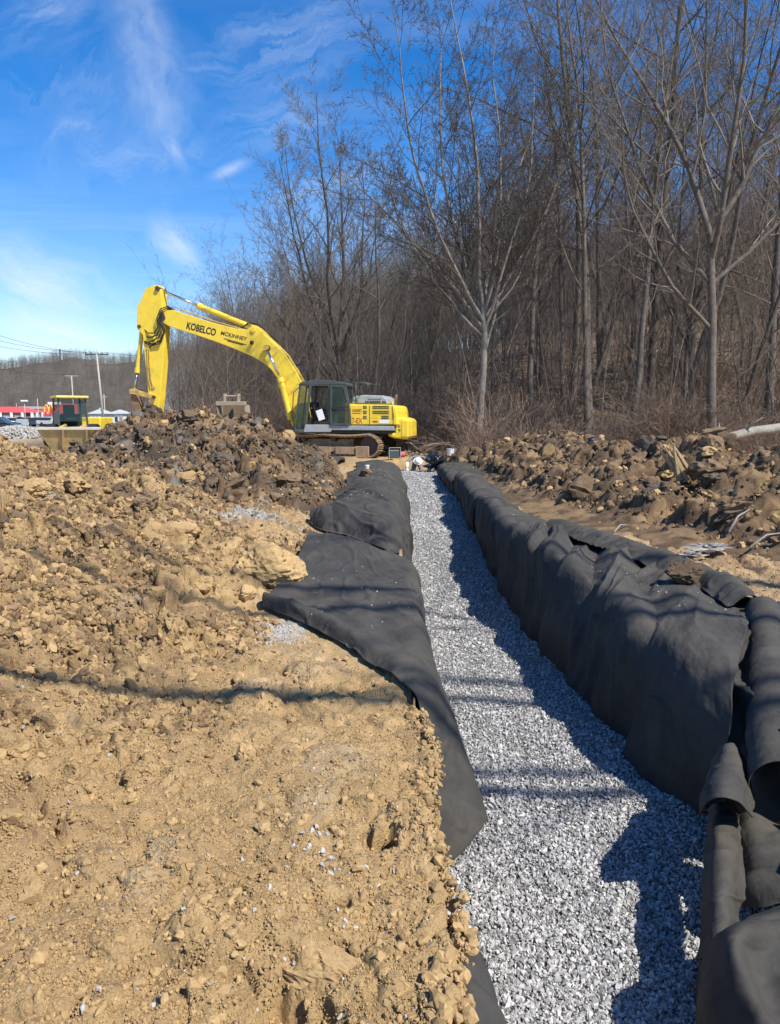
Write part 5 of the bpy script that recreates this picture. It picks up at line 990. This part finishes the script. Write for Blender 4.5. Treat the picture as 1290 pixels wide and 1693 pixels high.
# ---------------------------------------------------------------- small things round the trench
def crumple(name, c, s, m, seed, label, cat, amp=.5):
    V, Fs = ICO[4]; V = V.copy(); P = V + seed; d = 1 + amp * np.abs(perlin3(P * 2.2, seed)) * 2 - amp * .6 + .25 * np.abs(perlin3(P * 5, seed + 1)); V = V * d[:, None] * np.array(s); V[:, 2] = np.maximum(V[:, 2], -s[2] * .5)
    return ob(name, np_mesh(name, V, Fs, False), m, loc=c, label=label, cat=cat)
M['blackplastic'] = mat('black_plastic', (.012, .013, .014), .28, spec=.6); M['paleplastic'] = mat('pale_plastic', (.24, .225, .20), .5, var=.2)
p = at(984, 750, 18.5); crumple('plastic_bag', (p.x, 18.5, p.z), (.42, .3, .26), M['blackplastic'], 3, 'crumpled black plastic bag on the crest of the right soil bank', 'plastic bag', .7)
p = at(722, 768, 26.4); crumple('plastic_sack', (p.x, 26.4, p.z - .05), (.30, .25, .30), M['blackplastic'], 5, 'black sack beside the crouching worker at the trench end', 'sack', .6)
p = at(1172, 905, 8.9); crumple('plastic_scrap', (p.x, 8.9, p.z), (.22, .09, .04), M['paleplastic'], 8, 'torn pale plastic scrap at the foot of the right soil bank', 'plastic scrap', .8)
p = at(1145, 917, 8.6); crumple('plastic_scrap', (p.x, 8.6, p.z), (.12, .04, .02), M['paleplastic'], 9, 'thin strip of pale plastic left of the larger torn scrap', 'plastic scrap', .8)
def bucket(px, py, Y, r, h, name, label, cat):
    p = at(px, py, Y); rt = empty(name, (p.x, Y, p.z), 0, label=label, cat=cat); MB().tube([(0, 0, 0), (0, 0, h)], [r * .86, r], 18).build('pail', M['white'], rt, smooth=False); MB().tube([(0, 0, h), (0, 0, h + .02)], r * 1.06, 18).build('rim', M['white'], rt); MB().tube([(-r, 0, h), (-r * .7, 0, h + r * .8), (r * .7, 0, h + r * .8), (r, 0, h)], .008, 5).build('handle', M['darkmud'], rt)
bucket(745, 753, 28.5, .15, .24, 'bucket', 'white plastic bucket standing at the wood edge beyond the trench end', 'bucket')
p = at(607, 782, 19.3); MB().tube([(0, 0, -.15), (0, 0, .16)], .05, 12).tube([(0, 0, .14), (0, 0, .18)], .062, 12).build('pipe_cap', M['white'], None, loc=(p.x, 19.3, p.z + .03), label='short white capped pipe standing on the farthest left fabric sheet', cat='pipe')
p = at(651, 756, 28.2); cr = empty('compactor', (p.x, 28.2, gz(p.x, 28.2)), rad(15), label='small dark motor pump with a red end by the excavator track', cat='pump')
MB().box((0, 0, .22), (.40, .3, .32)).build('housing', M['cabgrey'], cr, bevel=.03); MB().tube([(-.22, -.18, .02), (-.22, -.18, .46), (.22, -.18, .46), (.22, -.18, .02)], .018, 6).build('frame', M['midgrey'], cr); MB().tube([(.25, 0, .2), (.42, 0, .2)], .11, 12).build('fuel_can', M['redroof'], cr)
# splintered stump and sticks
p = at(1128, 770, 12.9); sp = empty('splintered_stump', (p.x, 12.9, p.z), 0, label='splintered yellow stump sticking out of the right soil bank', cat='tree stump')
for k in range(7):
    a = Vector((.10 * rs.randn() + .12, .08 * rs.randn(), -.25)); b_ = Vector((-.32 + .08 * rs.randn(), .05 * rs.randn(), .30 + .16 * rs.rand())); MB().tube([a, a.lerp(b_, .6), b_], [.05, .035, .006], 5).build('splinter', M['wood'], sp)
lg = MB(); Lp_ = [at(1138, 760, 20.2), at(1165, 741, 20.4), at(1200, 724, 20.6), at(1245, 713, 20.8), at(1295, 707, 21), at(1380, 700, 21.5)]; lg.tube(Lp_, [.07, .10, .12, .13, .14, .15], 12); lg.tube([at(1178, 735, 20.4), at(1186, 722, 20.3), at(1190, 700, 20.2)], [.05, .03, .012], 7); lg.tube([at(1230, 716, 20.8), at(1242, 702, 20.6), at(1262, 690, 20.4)], [.05, .03, .01], 7)
lg.build('fallen_log', M['log'], None, smooth=True, label='pale barkless log slanting down to the right soil bank at the right edge', cat='log')
for k, (x0, y0, x1, y1, Y, r, lb_) in enumerate(((700, 738, 745, 732, 30, .03, 'bleached branch lying behind the trench end'), (1205, 880, 1240, 842, 9.6, .02, 'thin grey stick leaning in the right soil bank'), (1015, 880, 1040, 868, 10.8, .018, 'short pale stick beside the right fabric strip'), (1095, 820, 1160, 800, 12.4, .016, 'long thin root across the right soil bank'), (880, 790, 950, 800, 17.5, .02, 'dark root lying at the foot of the right bank'), (690, 742, 640, 700, 31, .03, 'pale stick behind the counterweight'), (1240, 905, 1300, 880, 8.7, .016, 'brown root at the right edge below the clods'))):
    a = at(x0, y0, Y); b_ = at(x1, y1, Y + .3); mdd = a.lerp(b_, .5) + Vector((.0, .05, .05)); MB().tube([a, mdd, b_], [r, r * .8, r * .35], 6).build('stick', M['log'], None, smooth=True, label=lb_, cat='stick')
# ---------------------------------------------------------------- worker bending over the end of the gravel
def person():
    root = empty('person', (1.02, 27.35, -.78), 0, label='worker in a white hard hat bending down into the far end of the trench', cat='person')
    J = {'pelvis': (0, .42, .78), 'belly': (0, .28, .93), 'chest': (.0, .0, 1.04), 'neck': (.0, -.20, .98), 'head': (.0, -.30, .90), 'headtop': (0, -.36, .86),
         'lsh': (-.21, -.08, 1.02), 'lel': (-.40, -.26, .84), 'lwr': (-.40, -.42, .62), 'rsh': (.21, -.08, 1.02), 'rel': (.38, -.24, .84), 'rwr': (.38, -.42, .62),
         'lhip': (-.10, .42, .74), 'lkn': (-.18, .20, .42), 'lan': (-.16, .42, .08), 'lto': (-.18, .20, .03), 'rhip': (.10, .42, .74), 'rkn': (.18, .20, .42), 'ran': (.16, .42, .08), 'rto': (.18, .20, .03)}
    Eg = [('pelvis', 'belly'), ('belly', 'chest'), ('chest', 'neck'), ('neck', 'head'), ('head', 'headtop'), ('chest', 'lsh'), ('lsh', 'lel'), ('lel', 'lwr'), ('chest', 'rsh'), ('rsh', 'rel'), ('rel', 'rwr'), ('pelvis', 'lhip'), ('lhip', 'lkn'), ('lkn', 'lan'), ('lan', 'lto'), ('pelvis', 'rhip'), ('rhip', 'rkn'), ('rkn', 'ran'), ('ran', 'rto')]
    Rr = {'pelvis': .15, 'belly': .14, 'chest': .17, 'neck': .06, 'head': .095, 'headtop': .08, 'lsh': .075, 'rsh': .075, 'lel': .055, 'rel': .055, 'lwr': .04, 'rwr': .04, 'lhip': .11, 'rhip': .11, 'lkn': .075, 'rkn': .075, 'lan': .05, 'ran': .05, 'lto': .05, 'rto': .05}
    ks = list(J); me = bpy.data.meshes.new('body'); me.from_pydata([J[k] for k in ks], [(ks.index(a), ks.index(b_)) for a, b_ in Eg], []); o = ob('body', me, mat('work_clothes', (.20, .19, .17), .85, var=.25, vscale=5), root)
    m = o.modifiers.new('skin', 'SKIN'); bpy.context.view_layer.update()
    sk = me.skin_vertices[0].data if me.skin_vertices else None
    if sk is None:
        bpy.context.view_layer.objects.active = o; bpy.ops.object.mode_set(mode='EDIT') if False else None
    if sk is not None:
        for i, k in enumerate(ks): sk[i].radius = (Rr[k], Rr[k]); sk[i].use_root = (i == 0)
    m2 = o.modifiers.new('subsurf', 'SUBSURF'); m2.levels = 2; m2.render_levels = 2
    V, Fs = ICO[3]; V = V.copy(); V[:, 2] = np.maximum(V[:, 2], -.15); hm = np_mesh('hard_hat', V * np.array([.125, .15, .125]), Fs, True); h = ob('hard_hat', hm, M['white'], root, loc=(0, -.37, .90), rot=(rad(50), 0, 0)); MB().tube([(0, 0, -.02), (0, 0, 0)], .165, 20).build('hat_brim', M['white'], h)
    for s in (-1, 1):
        # sleeves, gloves with separate fingers
        MB().tube([(s * .395, -.27, .83), (s * .40, -.40, .64)], [.062, .052], 10).build('sleeve', M['white'], root, smooth=True)
        gl = MB().tube([(s * .395, -.41, .63), (s * .395, -.44, .54)], [.036, .042], 10)
        for f in range(4): gl.tube([(s * (.365 + .02 * f), -.445, .545), (s * (.362 + .022 * f), -.47, .505), (s * (.362 + .022 * f), -.462, .470 + .006 * abs(f - 1.5))], [.011, .010, .008], 6)
        gl.tube([(s * .365, -.42, .59), (s * .335, -.45, .565), (s * .33, -.47, .53)], [.013, .012, .009], 6); gl.build('glove', M['white'], root, smooth=True)
    return root
person()
# ================================================================ WOOD
M['bark'] = mat('bark', (.125, .105, .085), .9, var=.35, vscale=5, bump=.03, bscale=12, randv=.3, spec=.2)
M['bark_pale'] = mat('pale_bark', (.23, .20, .165), .85, var=.35, vscale=3, bump=.02, bscale=12, dirt=(.15, .12, .10), dscale=2.5, dthr=(.45, .62))
M['twig'] = mat('twigs', (.145, .122, .098), .9, randv=.35, spec=.2)
M['twig_red'] = mat('reddish_twigs', (.165, .115, .085), .9, randv=.3, spec=.2)
M['bramble'] = mat('bramble_canes', (.17, .12, .088), .85, randv=.45, spec=.25)
def tubes(items, sides):
    """items: list of (pts, radii); one mesh arrays"""
    Vs = []; Fs = []; base = 0; by = {}
    for p, r in items: by.setdefault(len(p), []).append((p, r))
    for k, L in by.items():
        P = np.array([a[0] for a in L], float); R = np.array([a[1] for a in L], float); m = len(L)
        T = np.empty_like(P); T[:, 1:-1] = P[:, 2:] - P[:, :-2]; T[:, 0] = P[:, 1] - P[:, 0]; T[:, -1] = P[:, -1] - P[:, -2]; T /= np.linalg.norm(T, axis=2, keepdims=True) + 1e-9
        ref = np.where(np.abs(T[:, :1, 2:3]) > .85, np.array([1., 0, 0]), np.array([0, 0, 1.])); U = np.cross(T, np.broadcast_to(ref, T.shape)); U /= np.linalg.norm(U, axis=2, keepdims=True) + 1e-9; W = np.cross(T, U)
        a = np.arange(sides) * 2 * np.pi / sides
        V = P[:, :, None] + R[:, :, None, None] * (U[:, :, None] * np.cos(a)[None, None, :, None] + W[:, :, None] * np.sin(a)[None, None, :, None]); Vs.append(V.reshape(-1, 3))
        i = np.arange(m)[:, None, None] * (k * sides) + np.arange(k - 1)[None, :, None] * sides; j = np.arange(sides)[None, None]; j2 = (j + 1) % sides
        Fs.append((np.stack([i + j, i + j2, i + sides + j2, i + sides + j], -1)).reshape(-1, 4) + base); base += m * k * sides
    return np.concatenate(Vs), np.concatenate(Fs)
def unit(v):
    l = math.sqrt(v[0] * v[0] + v[1] * v[1] + v[2] * v[2]) or 1; return (v[0] / l, v[1] / l, v[2] / l)
class Tree:
    def __init__(s, seed): s.r = random.Random(seed); s.lv = {0: [], 1: [], 2: [], 3: [], 4: []}
    def poly(s, p, d, L, r0, r1, n, wob, up):
        pts_ = [p]; R = [r0]; dd = d
        for k in range(n):
            g = s.r.gauss; dd = unit((dd[0] + g(0, wob), dd[1] + g(0, wob), dd[2] + g(0, wob) + up)); st = L / n; p = (p[0] + dd[0] * st, p[1] + dd[1] * st, p[2] + dd[2] * st); pts_.append(p); t_ = (k + 1) / n; R.append(r0 + (r1 - r0) * t_)
        return pts_, R
    def pick(s, pl, t_):
        pts_, R = pl; x = t_ * (len(pts_) - 1); i = min(int(x), len(pts_) - 2); f = x - i; a, b_ = pts_[i], pts_[i + 1]
        return tuple(a[k] + (b_[k] - a[k]) * f for k in range(3)), unit(tuple(b_[k] - a[k] for k in range(3))), R[i] + (R[i + 1] - R[i]) * f
    def side(s, d, ang, az):
        ref = (0, 0, 1) if abs(d[2]) < .9 else (1, 0, 0); u = unit((d[1] * ref[2] - d[2] * ref[1], d[2] * ref[0] - d[0] * ref[2], d[0] * ref[1] - d[1] * ref[0])); v = (d[1] * u[2] - d[2] * u[1], d[2] * u[0] - d[0] * u[2], d[0] * u[1] - d[1] * u[0])
        ca, sa = math.cos(ang), math.sin(ang); cz, sz = math.cos(az), math.sin(az); return unit(tuple(d[k] * ca + (u[k] * cz + v[k] * sz) * sa for k in range(3)))
    def kids(s, pl, L, lvl, n, lo, ratio, ang, rr, maxl, up=.05, wob=.12, den=(9, 7, 5)):
        az = s.r.random() * 6.28
        for k in range(n):
            t_ = lo + (1 - lo) * (k + s.r.random()) / n; p, d, r = s.pick(pl, min(t_, .995)); az += 2.4 + s.r.gauss(0, .4); a = ang * (.7 + .6 * s.r.random()); l = L * ratio * (1.1 - .55 * t_) * (.65 + .6 * s.r.random())
            seg = (8, 6, 4, 3, 2)[lvl]; r1 = max(r * rr * (.7 + .4 * s.r.random()), .0056); c = s.poly(p, s.side(d, a, az), l, r1, max(r1 * .25, .0042), seg, wob, up); s.lv[lvl].append(c)
            if lvl < maxl: s.kids(c, l, lvl + 1, max(2, int(den[lvl - 1] * (.6 + .6 * s.r.random()))), .15, ratio * (1.0 if lvl > 1 else .85), ang * 1.0, .55, maxl, up * .7, wob * 1.0, den)
    def build(s, name, trunk_mat, twig_mat, minr=.0):
        mt = None
        if s.lv[0]:
            V, Fq = tubes(s.lv[0], 12); mt = np_mesh('trunk', V, Fq, True); mt.materials.append(trunk_mat)
        Vs, Fs, b0 = [], [], 0
        for l, sd in ((1, 6), (2, 4), (3, 3), (4, 3)):
            if s.lv[l]: V, Fq = tubes(s.lv[l], sd); Vs.append(V); Fs.append(Fq + b0); b0 += len(V)
        mc = np_mesh('crown', np.concatenate(Vs), np.concatenate(Fs), True); mc.materials.append(twig_mat); return mt, mc
def forest_tree(seed, Ht, r0, fork=.42, spread=.55, n1=14, den=(9, 7, 5), twig='twig', lean=(0, 0), trunkmat='bark', maxl=4, wob=.05):
    r0 *= .68; T = Tree(seed); d = unit((lean[0], lean[1], 1)); tr = T.poly((0, 0, -.3), d, Ht, r0, r0 * .10, 14, wob, .05); tr[1][0] = r0 * 1.5; T.lv[0].append(tr); T.kids(tr, Ht, 1, n1, fork, .40, spread * 1.35, .55, maxl, .06, .12, den); return T.build('t', M[trunkmat], M[twig])
def vase_tree(seed, Ht, r0, limbs, fork=.3, den=(9, 7, 5), trunkmat='bark', twig='twig', lean=(0, 0)):
    """a short trunk that splits into several long upright limbs"""
    r0 *= .68; T = Tree(seed); d = unit((lean[0], lean[1], 1)); hh = Ht * fork; tr = T.poly((0, 0, -.3), d, hh + .6, r0, r0 * .7, 6, .03, .02); tr[1][0] = r0 * 1.45; T.lv[0].append(tr)
    for (dx, dy, L, t_, rf) in limbs:
        p, dd, r = T.pick(tr, t_); l = Ht * L; c = T.poly(p, unit((dx * 1.2, dy, .75)), l, r0 * rf, .015, 12, .08, .09); T.lv[0].append(c); T.kids(c, l, 1, 18, .12, .38, .72, .5, 4, .06, .11, den)
    return T.build('t', M[trunkmat], M[twig])
def plant_tree(pair, x, y, rz, s, label, group=None, sx=1.0, name='bare_tree', z=None):
    mt, mc = pair; r = empty(name, (x, y, (gz(x, y) if z is None else z)), rz, label=label, cat='tree', group=group); r.scale = (s * sx, s * sx, s)
    if mt: ob('trunk', mt, None, r)
    ob('crown', mc, None, r); return r
def px_x(px, Y): return (px - 645) / F * Y * 1.0
# single trees of the front row
plant_tree(vase_tree(1, 19.5, .34, [(-.62, .1, .60, .55, .42), (-.42, -.2, .66, .7, .5), (-.22, .25, .70, .85, .55), (-.08, -.2, .72, .95, .55), (.10, .1, .70, 1, .6), (.24, .2, .62, .95, .45), (-.75, 0, .42, .5, .3), (.34, -.2, .5, .85, .4)], .27, (14, 9, 6)), px_x(562, 47), 47, 0, 1, 'broad bare tree fanning out above the excavator boom, its crown against the sky', sx=1.0)
plant_tree(vase_tree(2, 16.0, .235, [(-.50, .1, .62, .85, .5), (-.34, -.2, .70, .9, .5), (-.20, .2, .72, .95, .5), (-.06, -.1, .74, 1, .55), (.08, .2, .70, 1, .5), (.22, -.1, .66, .95, .45), (.38, .1, .60, .9, .4), (-.62, -.1, .48, .8, .35), (-.45, .3, .5, .75, .35), (.3, .3, .55, .7, .4), (.15, -.3, .62, .85, .4), (-.12, .3, .66, .8, .4), (.55, 0, .42, .9, .3)], .36, (12, 9, 6), 'bark_pale'), px_x(787, 30.5), 30.5, 0, 1, 'pale barked tree right of the trench end, its limbs spreading like a broom')
plant_tree(forest_tree(3, 13.0, .24, .55, .7, 8, (6, 5, 4), 'twig', (-.10, 0)), px_x(622, 43), 43, 0, 1, 'dark leaning tree with a crooked top behind the engine hood')
plant_tree(forest_tree(4, 20.5, .25, .45, .5, 16, (10, 8, 6), lean=(-.05, 0)), px_x(878, 39), 39, .5, 1, 'slim dark tree leaning slightly left, right of the pale barked tree')
plant_tree(forest_tree(5, 27, .30, .35, .55, 18, (10, 8, 6)), px_x(942, 41), 41, 1.1, 1, 'tall straight tree reaching the top of the picture, left of the thickest trunk')
plant_tree(forest_tree(6, 28, .36, .42, .6, 18, (10, 8, 6)), px_x(1068, 40), 40, 2.0, 1, 'thick straight trunk with moss grey bark in the middle of the right wood')
plant_tree(vase_tree(7, 21, .27, [(-.75, -.1, .42, .6, .45), (-.45, .2, .6, .8, .5), (.05, -.3, .62, .9, .6), (.40, .1, .6, 1, .6), (.70, .1, .5, .8, .45), (-.15, .2, .7, 1, .6)], .36, (9, 7, 6), lean=(-.06, 0)), px_x(1178, 27.5), 27.5, 0, 1, 'crooked heavy limbed tree near the fallen log at the right')
plant_tree(forest_tree(8, 25, .30, .3, .65, 16, (10, 8, 6), lean=(.10, 0)), px_x(975, 36), 36, .9, .9, 'tree leaning right at the foot of the leafy slope')
plant_tree(forest_tree(9, 26, .34, .4, .55, 16, (10, 8, 6)), px_x(1262, 37), 37, 3.0, 1, 'dark straight tree near the right edge of the view')
plant_tree(forest_tree(10, 27, .30, .4, .6, 16, (10, 8, 6)), px_x(1135, 45), 45, 4.1, 1, 'double looking trunk just right of the thickest trunk')
POOL = [forest_tree(20, 22, .20, .35, .55, 20, (9, 7, 6)), forest_tree(21, 25, .26, .42, .6, 20, (9, 7, 6)), forest_tree(22, 19, .17, .3, .55, 19, (9, 7, 6), 'twig_red'), forest_tree(23, 23, .20, .25, .65, 20, (9, 7, 6), lean=(.10, .02), wob=.08), forest_tree(24, 24, .24, .45, .55, 18, (9, 7, 6), wob=.07), vase_tree(25, 17, .24, [(-.4, .2, .6, .8, .5), (.1, -.3, .65, 1, .5), (.4, .2, .6, .9, .5), (-.1, .3, .65, 1, .5)], .35, (7, 6, 5)), forest_tree(26, 15, .12, .2, .6, 18, (8, 6, 5), 'twig_red')]
SAP = [forest_tree(30, 8, .05, .25, .5, 12, (5, 4, 3), 'twig_red', maxl=3), forest_tree(31, 10, .06, .35, .5, 11, (5, 4, 3), maxl=3, lean=(.15, 0)), forest_tree(32, 6, .035, .15, .6, 12, (5, 4, 3), 'twig_red', maxl=3)]
rt = random.Random(5); n_ = 0
KINDW = ['straight ', 'thick ', 'reddish ', 'leaning ', 'long limbed ', 'forked ', 'bushy ']
def lmark(px):
    for lim, w_ in ((270, 'left of the raised arm'), (345, 'behind the front of the boom'), (430, 'above the spare bucket'), (500, 'above the middle of the boom'), (580, 'above the cab'), (650, 'above the engine hood'), (720, 'above the counterweight'), (800, 'above the trench end'), (880, 'right of the pale tree'), (960, 'above the far right bank'), (1030, 'above the black plastic bag'), (1110, 'above the splintered stump'), (1190, 'left of the fallen log'), (1250, 'above the fallen log')):
        if px < lim: return w_
    return 'at the right edge'
def place(lo_u, hi_u, ya, yb, n, pool, s0, s1, label, group, mind=1.6, name='bare_tree'):
    got = []; tries = 0
    while len(got) < n and tries < n * 40:
        tries += 1; y = ya + (yb - ya) * rt.random(); x = (lo_u + (hi_u - lo_u) * rt.random()) * y
        if any((x - a) ** 2 + (y - b_) ** 2 < mind * mind for a, b_ in got): continue
        got.append((x, y)); k_ = rt.randrange(len(pool)); sc_ = s0 + (s1 - s0) * rt.random(); rel = (sc_ - s0) / (s1 - s0); plant_tree(pool[k_], x, y, rt.random() * 6.28, sc_, ('short ' if rel < .33 else 'middling ' if rel < .66 else 'tall ') + KINDW[k_ % 7] + label + ', ' + ('front' if y < ya + (yb - ya) * .33 else 'middle' if y < ya + (yb - ya) * .66 else 'back') + ' rows, ' + lmark(x / y * F + 645), group, name=name)
place(.19, .62, 33, 52, 28, POOL, .85, 1.1, 'bare tree', 'bare trees of the right wood', 2.0)
place(.15, .62, 52, 85, 38, POOL, .8, 1.1, 'bare tree up the slope', 'bare trees up the slope', 2.6)
place(-.20, .06, 52, 88, 60, POOL, .46, .68, 'bare tree', 'bare trees behind the excavator', 2.2)
place(-.235, -.16, 60, 95, 34, POOL, .45, .64, 'bare tree', 'bare trees behind the boom', 2.4)
place(-.31, -.235, 70, 100, 22, POOL, .36, .52, 'bare tree', 'bare trees behind the boom', 2.4)
place(-.345, -.29, 85, 120, 8, POOL, .28, .42, 'low bare tree', 'bare trees at the left end of the wood', 3)
place(-.25, .62, 88, 150, 60, POOL, .55, .8, 'far bare tree', 'far bare trees at the back of the wood', 4)
place(.02, .20, 48, 88, 40, POOL, .50, .70, 'bare tree of the hollow', 'bare trees in the hollow', 2.2)
place(-.22, .60, 29.5, 45, 60, SAP, .6, 1.2, 'sapling', 'saplings at the wood edge', .8, name='sapling')
def join_pair(pair):
    Vs, Fs, b0 = [], [], 0
    for me in pair:
        n = len(me.vertices); v = np.empty(n * 3, np.float32); me.vertices.foreach_get('co', v); f = np.empty(len(me.loops), np.int32); me.loops.foreach_get('vertex_index', f); Vs.append(v.reshape(-1, 3)); Fs.append(f.reshape(-1, 4) + b0); b0 += n
    m = np_mesh('joined_tree', np.concatenate(Vs), np.concatenate(Fs), True); m.materials.append(M['twig']); return m
farw = bpy.data.collections.new('back_tree')
for k in (0, 1, 2, 6):
    o = bpy.data.objects.new('back_tree_%d' % k, join_pair(POOL[k])); farw.objects.link(o)
n = 1100; Y = 88 + 110 * rs.rand(n); uu = -.29 + .92 * rs.rand(n); X = uu * Y; scatter('back_wood', np.stack([X, Y, H(X, Y) - 1.5], 1), np.stack([0 * X, 0 * X, rs.rand(n) * 6.28], 1), .55 * np.clip((uu + .36) / .2, .45, 1.25) + .3 * rs.rand(n), rs.randint(0, 4, n), farw, label='bare wood closing the view behind the single trees')
und = bpy.data.collections.new('understory')
for k in range(3):
    o = bpy.data.objects.new('understory_%d' % k, join_pair(SAP[k])); und.objects.link(o)
n = 1700; Y = 40 + 75 * rs.rand(n); X = (-.27 + .9 * rs.rand(n)) * Y; k = X > -.33 * Y + 8; scatter('understory', np.stack([X, Y, H(X, Y) - .2], 1), np.stack([0 * X, 0 * X, rs.rand(n) * 6.28], 1), .6 + .5 * rs.rand(n), rs.randint(0, 3, n), und, label='thin bare undergrowth between the tree trunks')
# brushwood
def bush(seed, h, n, m):
    T = Tree(seed); r = T.r
    for k in range(n):
        a = r.random() * 6.28; sp_ = r.random() * .9; c = T.poly((r.gauss(0, .25), r.gauss(0, .25), -.05), unit((math.cos(a) * sp_, math.sin(a) * sp_, 1)), h * (.5 + .7 * r.random()), .009, .003, 6, .12, -.10 * r.random()); T.lv[2].append(c)
        for j in range(4): T.kids(c, h * .7, 3, 1, .3, .5, .7, .5, 3, .0, .15, (3, 3, 3))
    V1, F1 = tubes(T.lv[2], 3); V2, F2 = tubes(T.lv[3], 3); return np_mesh('brush', np.concatenate([V1, V2]), np.concatenate([F1, F2 + len(V1)]), False)
BR = variants('brush', [bush(60 + k, 1.5 + .3 * k, 34, None) for k in range(5)], M['bramble'])
n = 950; Y = 27.5 + 22 * rs.rand(n) ** 1.5; X = (-.26 + .88 * rs.rand(n)) * Y; k = ((X > 3.2) | (Y > 33)) & ((X / Y < .13) | (rs.rand(n) < .42)); X, Y = X[k], Y[k]; k = X > np.interp(Y, [27, 33], [3.2, -12]); X, Y = X[k], Y[k]
scatter('brushwood', np.stack([X, Y, H(X, Y)], 1), np.stack([.2 * rs.randn(len(X)), .2 * rs.randn(len(X)), rs.rand(len(X)) * 6.28], 1), .4 + 1.0 * rs.rand(len(X)) ** 1.6, rs.randint(0, 5, len(X)), BR, label='tangled reddish brown brushwood along the wood edge')
# dead leaves on the slope
lf = MB(); lf.addraw([(-1, -.5, 0), (0, -.7, .2), (1, 0, .1), (0, .7, .3)], [(0, 1, 2, 3)]); lv = variants('dead_leaf', [lf.mesh('dead_leaf')], mat('dead_leaves', (.215, .155, .105), .8, randv=.4))
n = 30000; Y = 30 + 50 * rs.rand(n) ** 1.3; X = (.02 + .6 * rs.rand(n)) * Y; scatter('leaf_litter', np.stack([X, Y, H(X, Y) + .03], 1), np.stack([.6 * rs.randn(n), .6 * rs.randn(n), rs.rand(n) * 6.28], 1), .05 + .06 * rs.rand(n), np.zeros(n), lv, label='dead leaves covering the floor of the wood')
# trees outside the picture behind the camera whose branches cast the bands of shade
OFF = [vase_tree(50, 17, .24, [(-.9, .0, .45, .7, .55), (-.7, .35, .5, .9, .5), (.1, -.3, .6, 1, .5), (.5, .3, .55, .9, .5), (-.3, -.2, .6, .9, .5)], .38, (4, 3, 2))]
def low_limb_tree():
    T = Tree(77); tr = T.poly((0, 0, -.3), (0, 0, 1), 17, .22, .05, 12, .03, .03); T.lv[0].append(tr); T.kids(tr, 14, 1, 8, .55, .3, .7, .5, 3, .05, .12, (4, 3, 2))
    for z, dy, L, r in ((10.6, .04, 8.8, .075), (11.3, -.01, 7.8, .055), (13.4, .08, 7.5, .08), (14.4, .14, 7.0, .07)):
        c = T.poly((0, 0, z), unit((-1, dy, .03)), L, r, .04, 12, .03, .0); T.lv[1].append(c); T.kids(c, L, 2, 9, .25, .22, .6, .5, 3, .02, .14, (4, 4, 3))
    return T.build('t', M['bark'], M['twig'])
plant_tree(low_limb_tree(), 11.5, -1.6, 0, 1, 'bare tree with long level limbs right of the camera, outside the picture')
plant_tree(forest_tree(51, 19, .20, .5, .7, 10, (4, 3, 2), maxl=3), 10.5, 1.2, 2.0, 1, 'slim bare tree right of the trench, outside the picture')
# wood on the far hill
far = variants('far_tree', [], M['twig'])
for k in range(3):
    mt, mc = forest_tree(70 + k, 12, .16, .2, .6, 9, (4, 3, 2), maxl=3); o = bpy.data.objects.new('far_tree_%d' % k, join_pair((mt, mc))); far.objects.link(o)
n = 5200; Y = 400 + 420 * rs.rand(n); X = (-.62 + .42 * rs.rand(n)) * Y; Z = H(X, Y); k = Z > 3; X, Y, Z = X[k], Y[k], Z[k]
scatter('far_wood', np.stack([X, Y, Z - 2.0], 1), np.stack([0 * X, 0 * X, rs.rand(len(X)) * 6.28], 1), np.stack([.8 + .4 * rs.rand(len(X))] * 3, 1), rs.randint(0, 3, len(X)), far, label='bare wood covering the far ridge at the left')

# labels: where several would read the same, tell them apart by their order from the left
by = {}
for o in SC.objects:
    if o.parent is None and o.get('label') and o.get('category'): by.setdefault(o['label'], []).append(o)
ORD = ['leftmost', 'second from left', 'third from left', 'fourth from left', 'fifth from left', 'sixth from left', 'seventh from left', 'eighth from left', 'ninth from left', 'tenth from left']
for lb_, L_ in by.items():
    if 1 < len(L_) <= 10 and len(lb_.split()) <= 13:
        L_.sort(key=lambda o: o.location.x / max(o.location.y, .1))
        for k, o in enumerate(L_): o['label'] = lb_ + ', ' + (ORD[k] if k < len(L_) - 1 or len(L_) > 2 else 'rightmost')
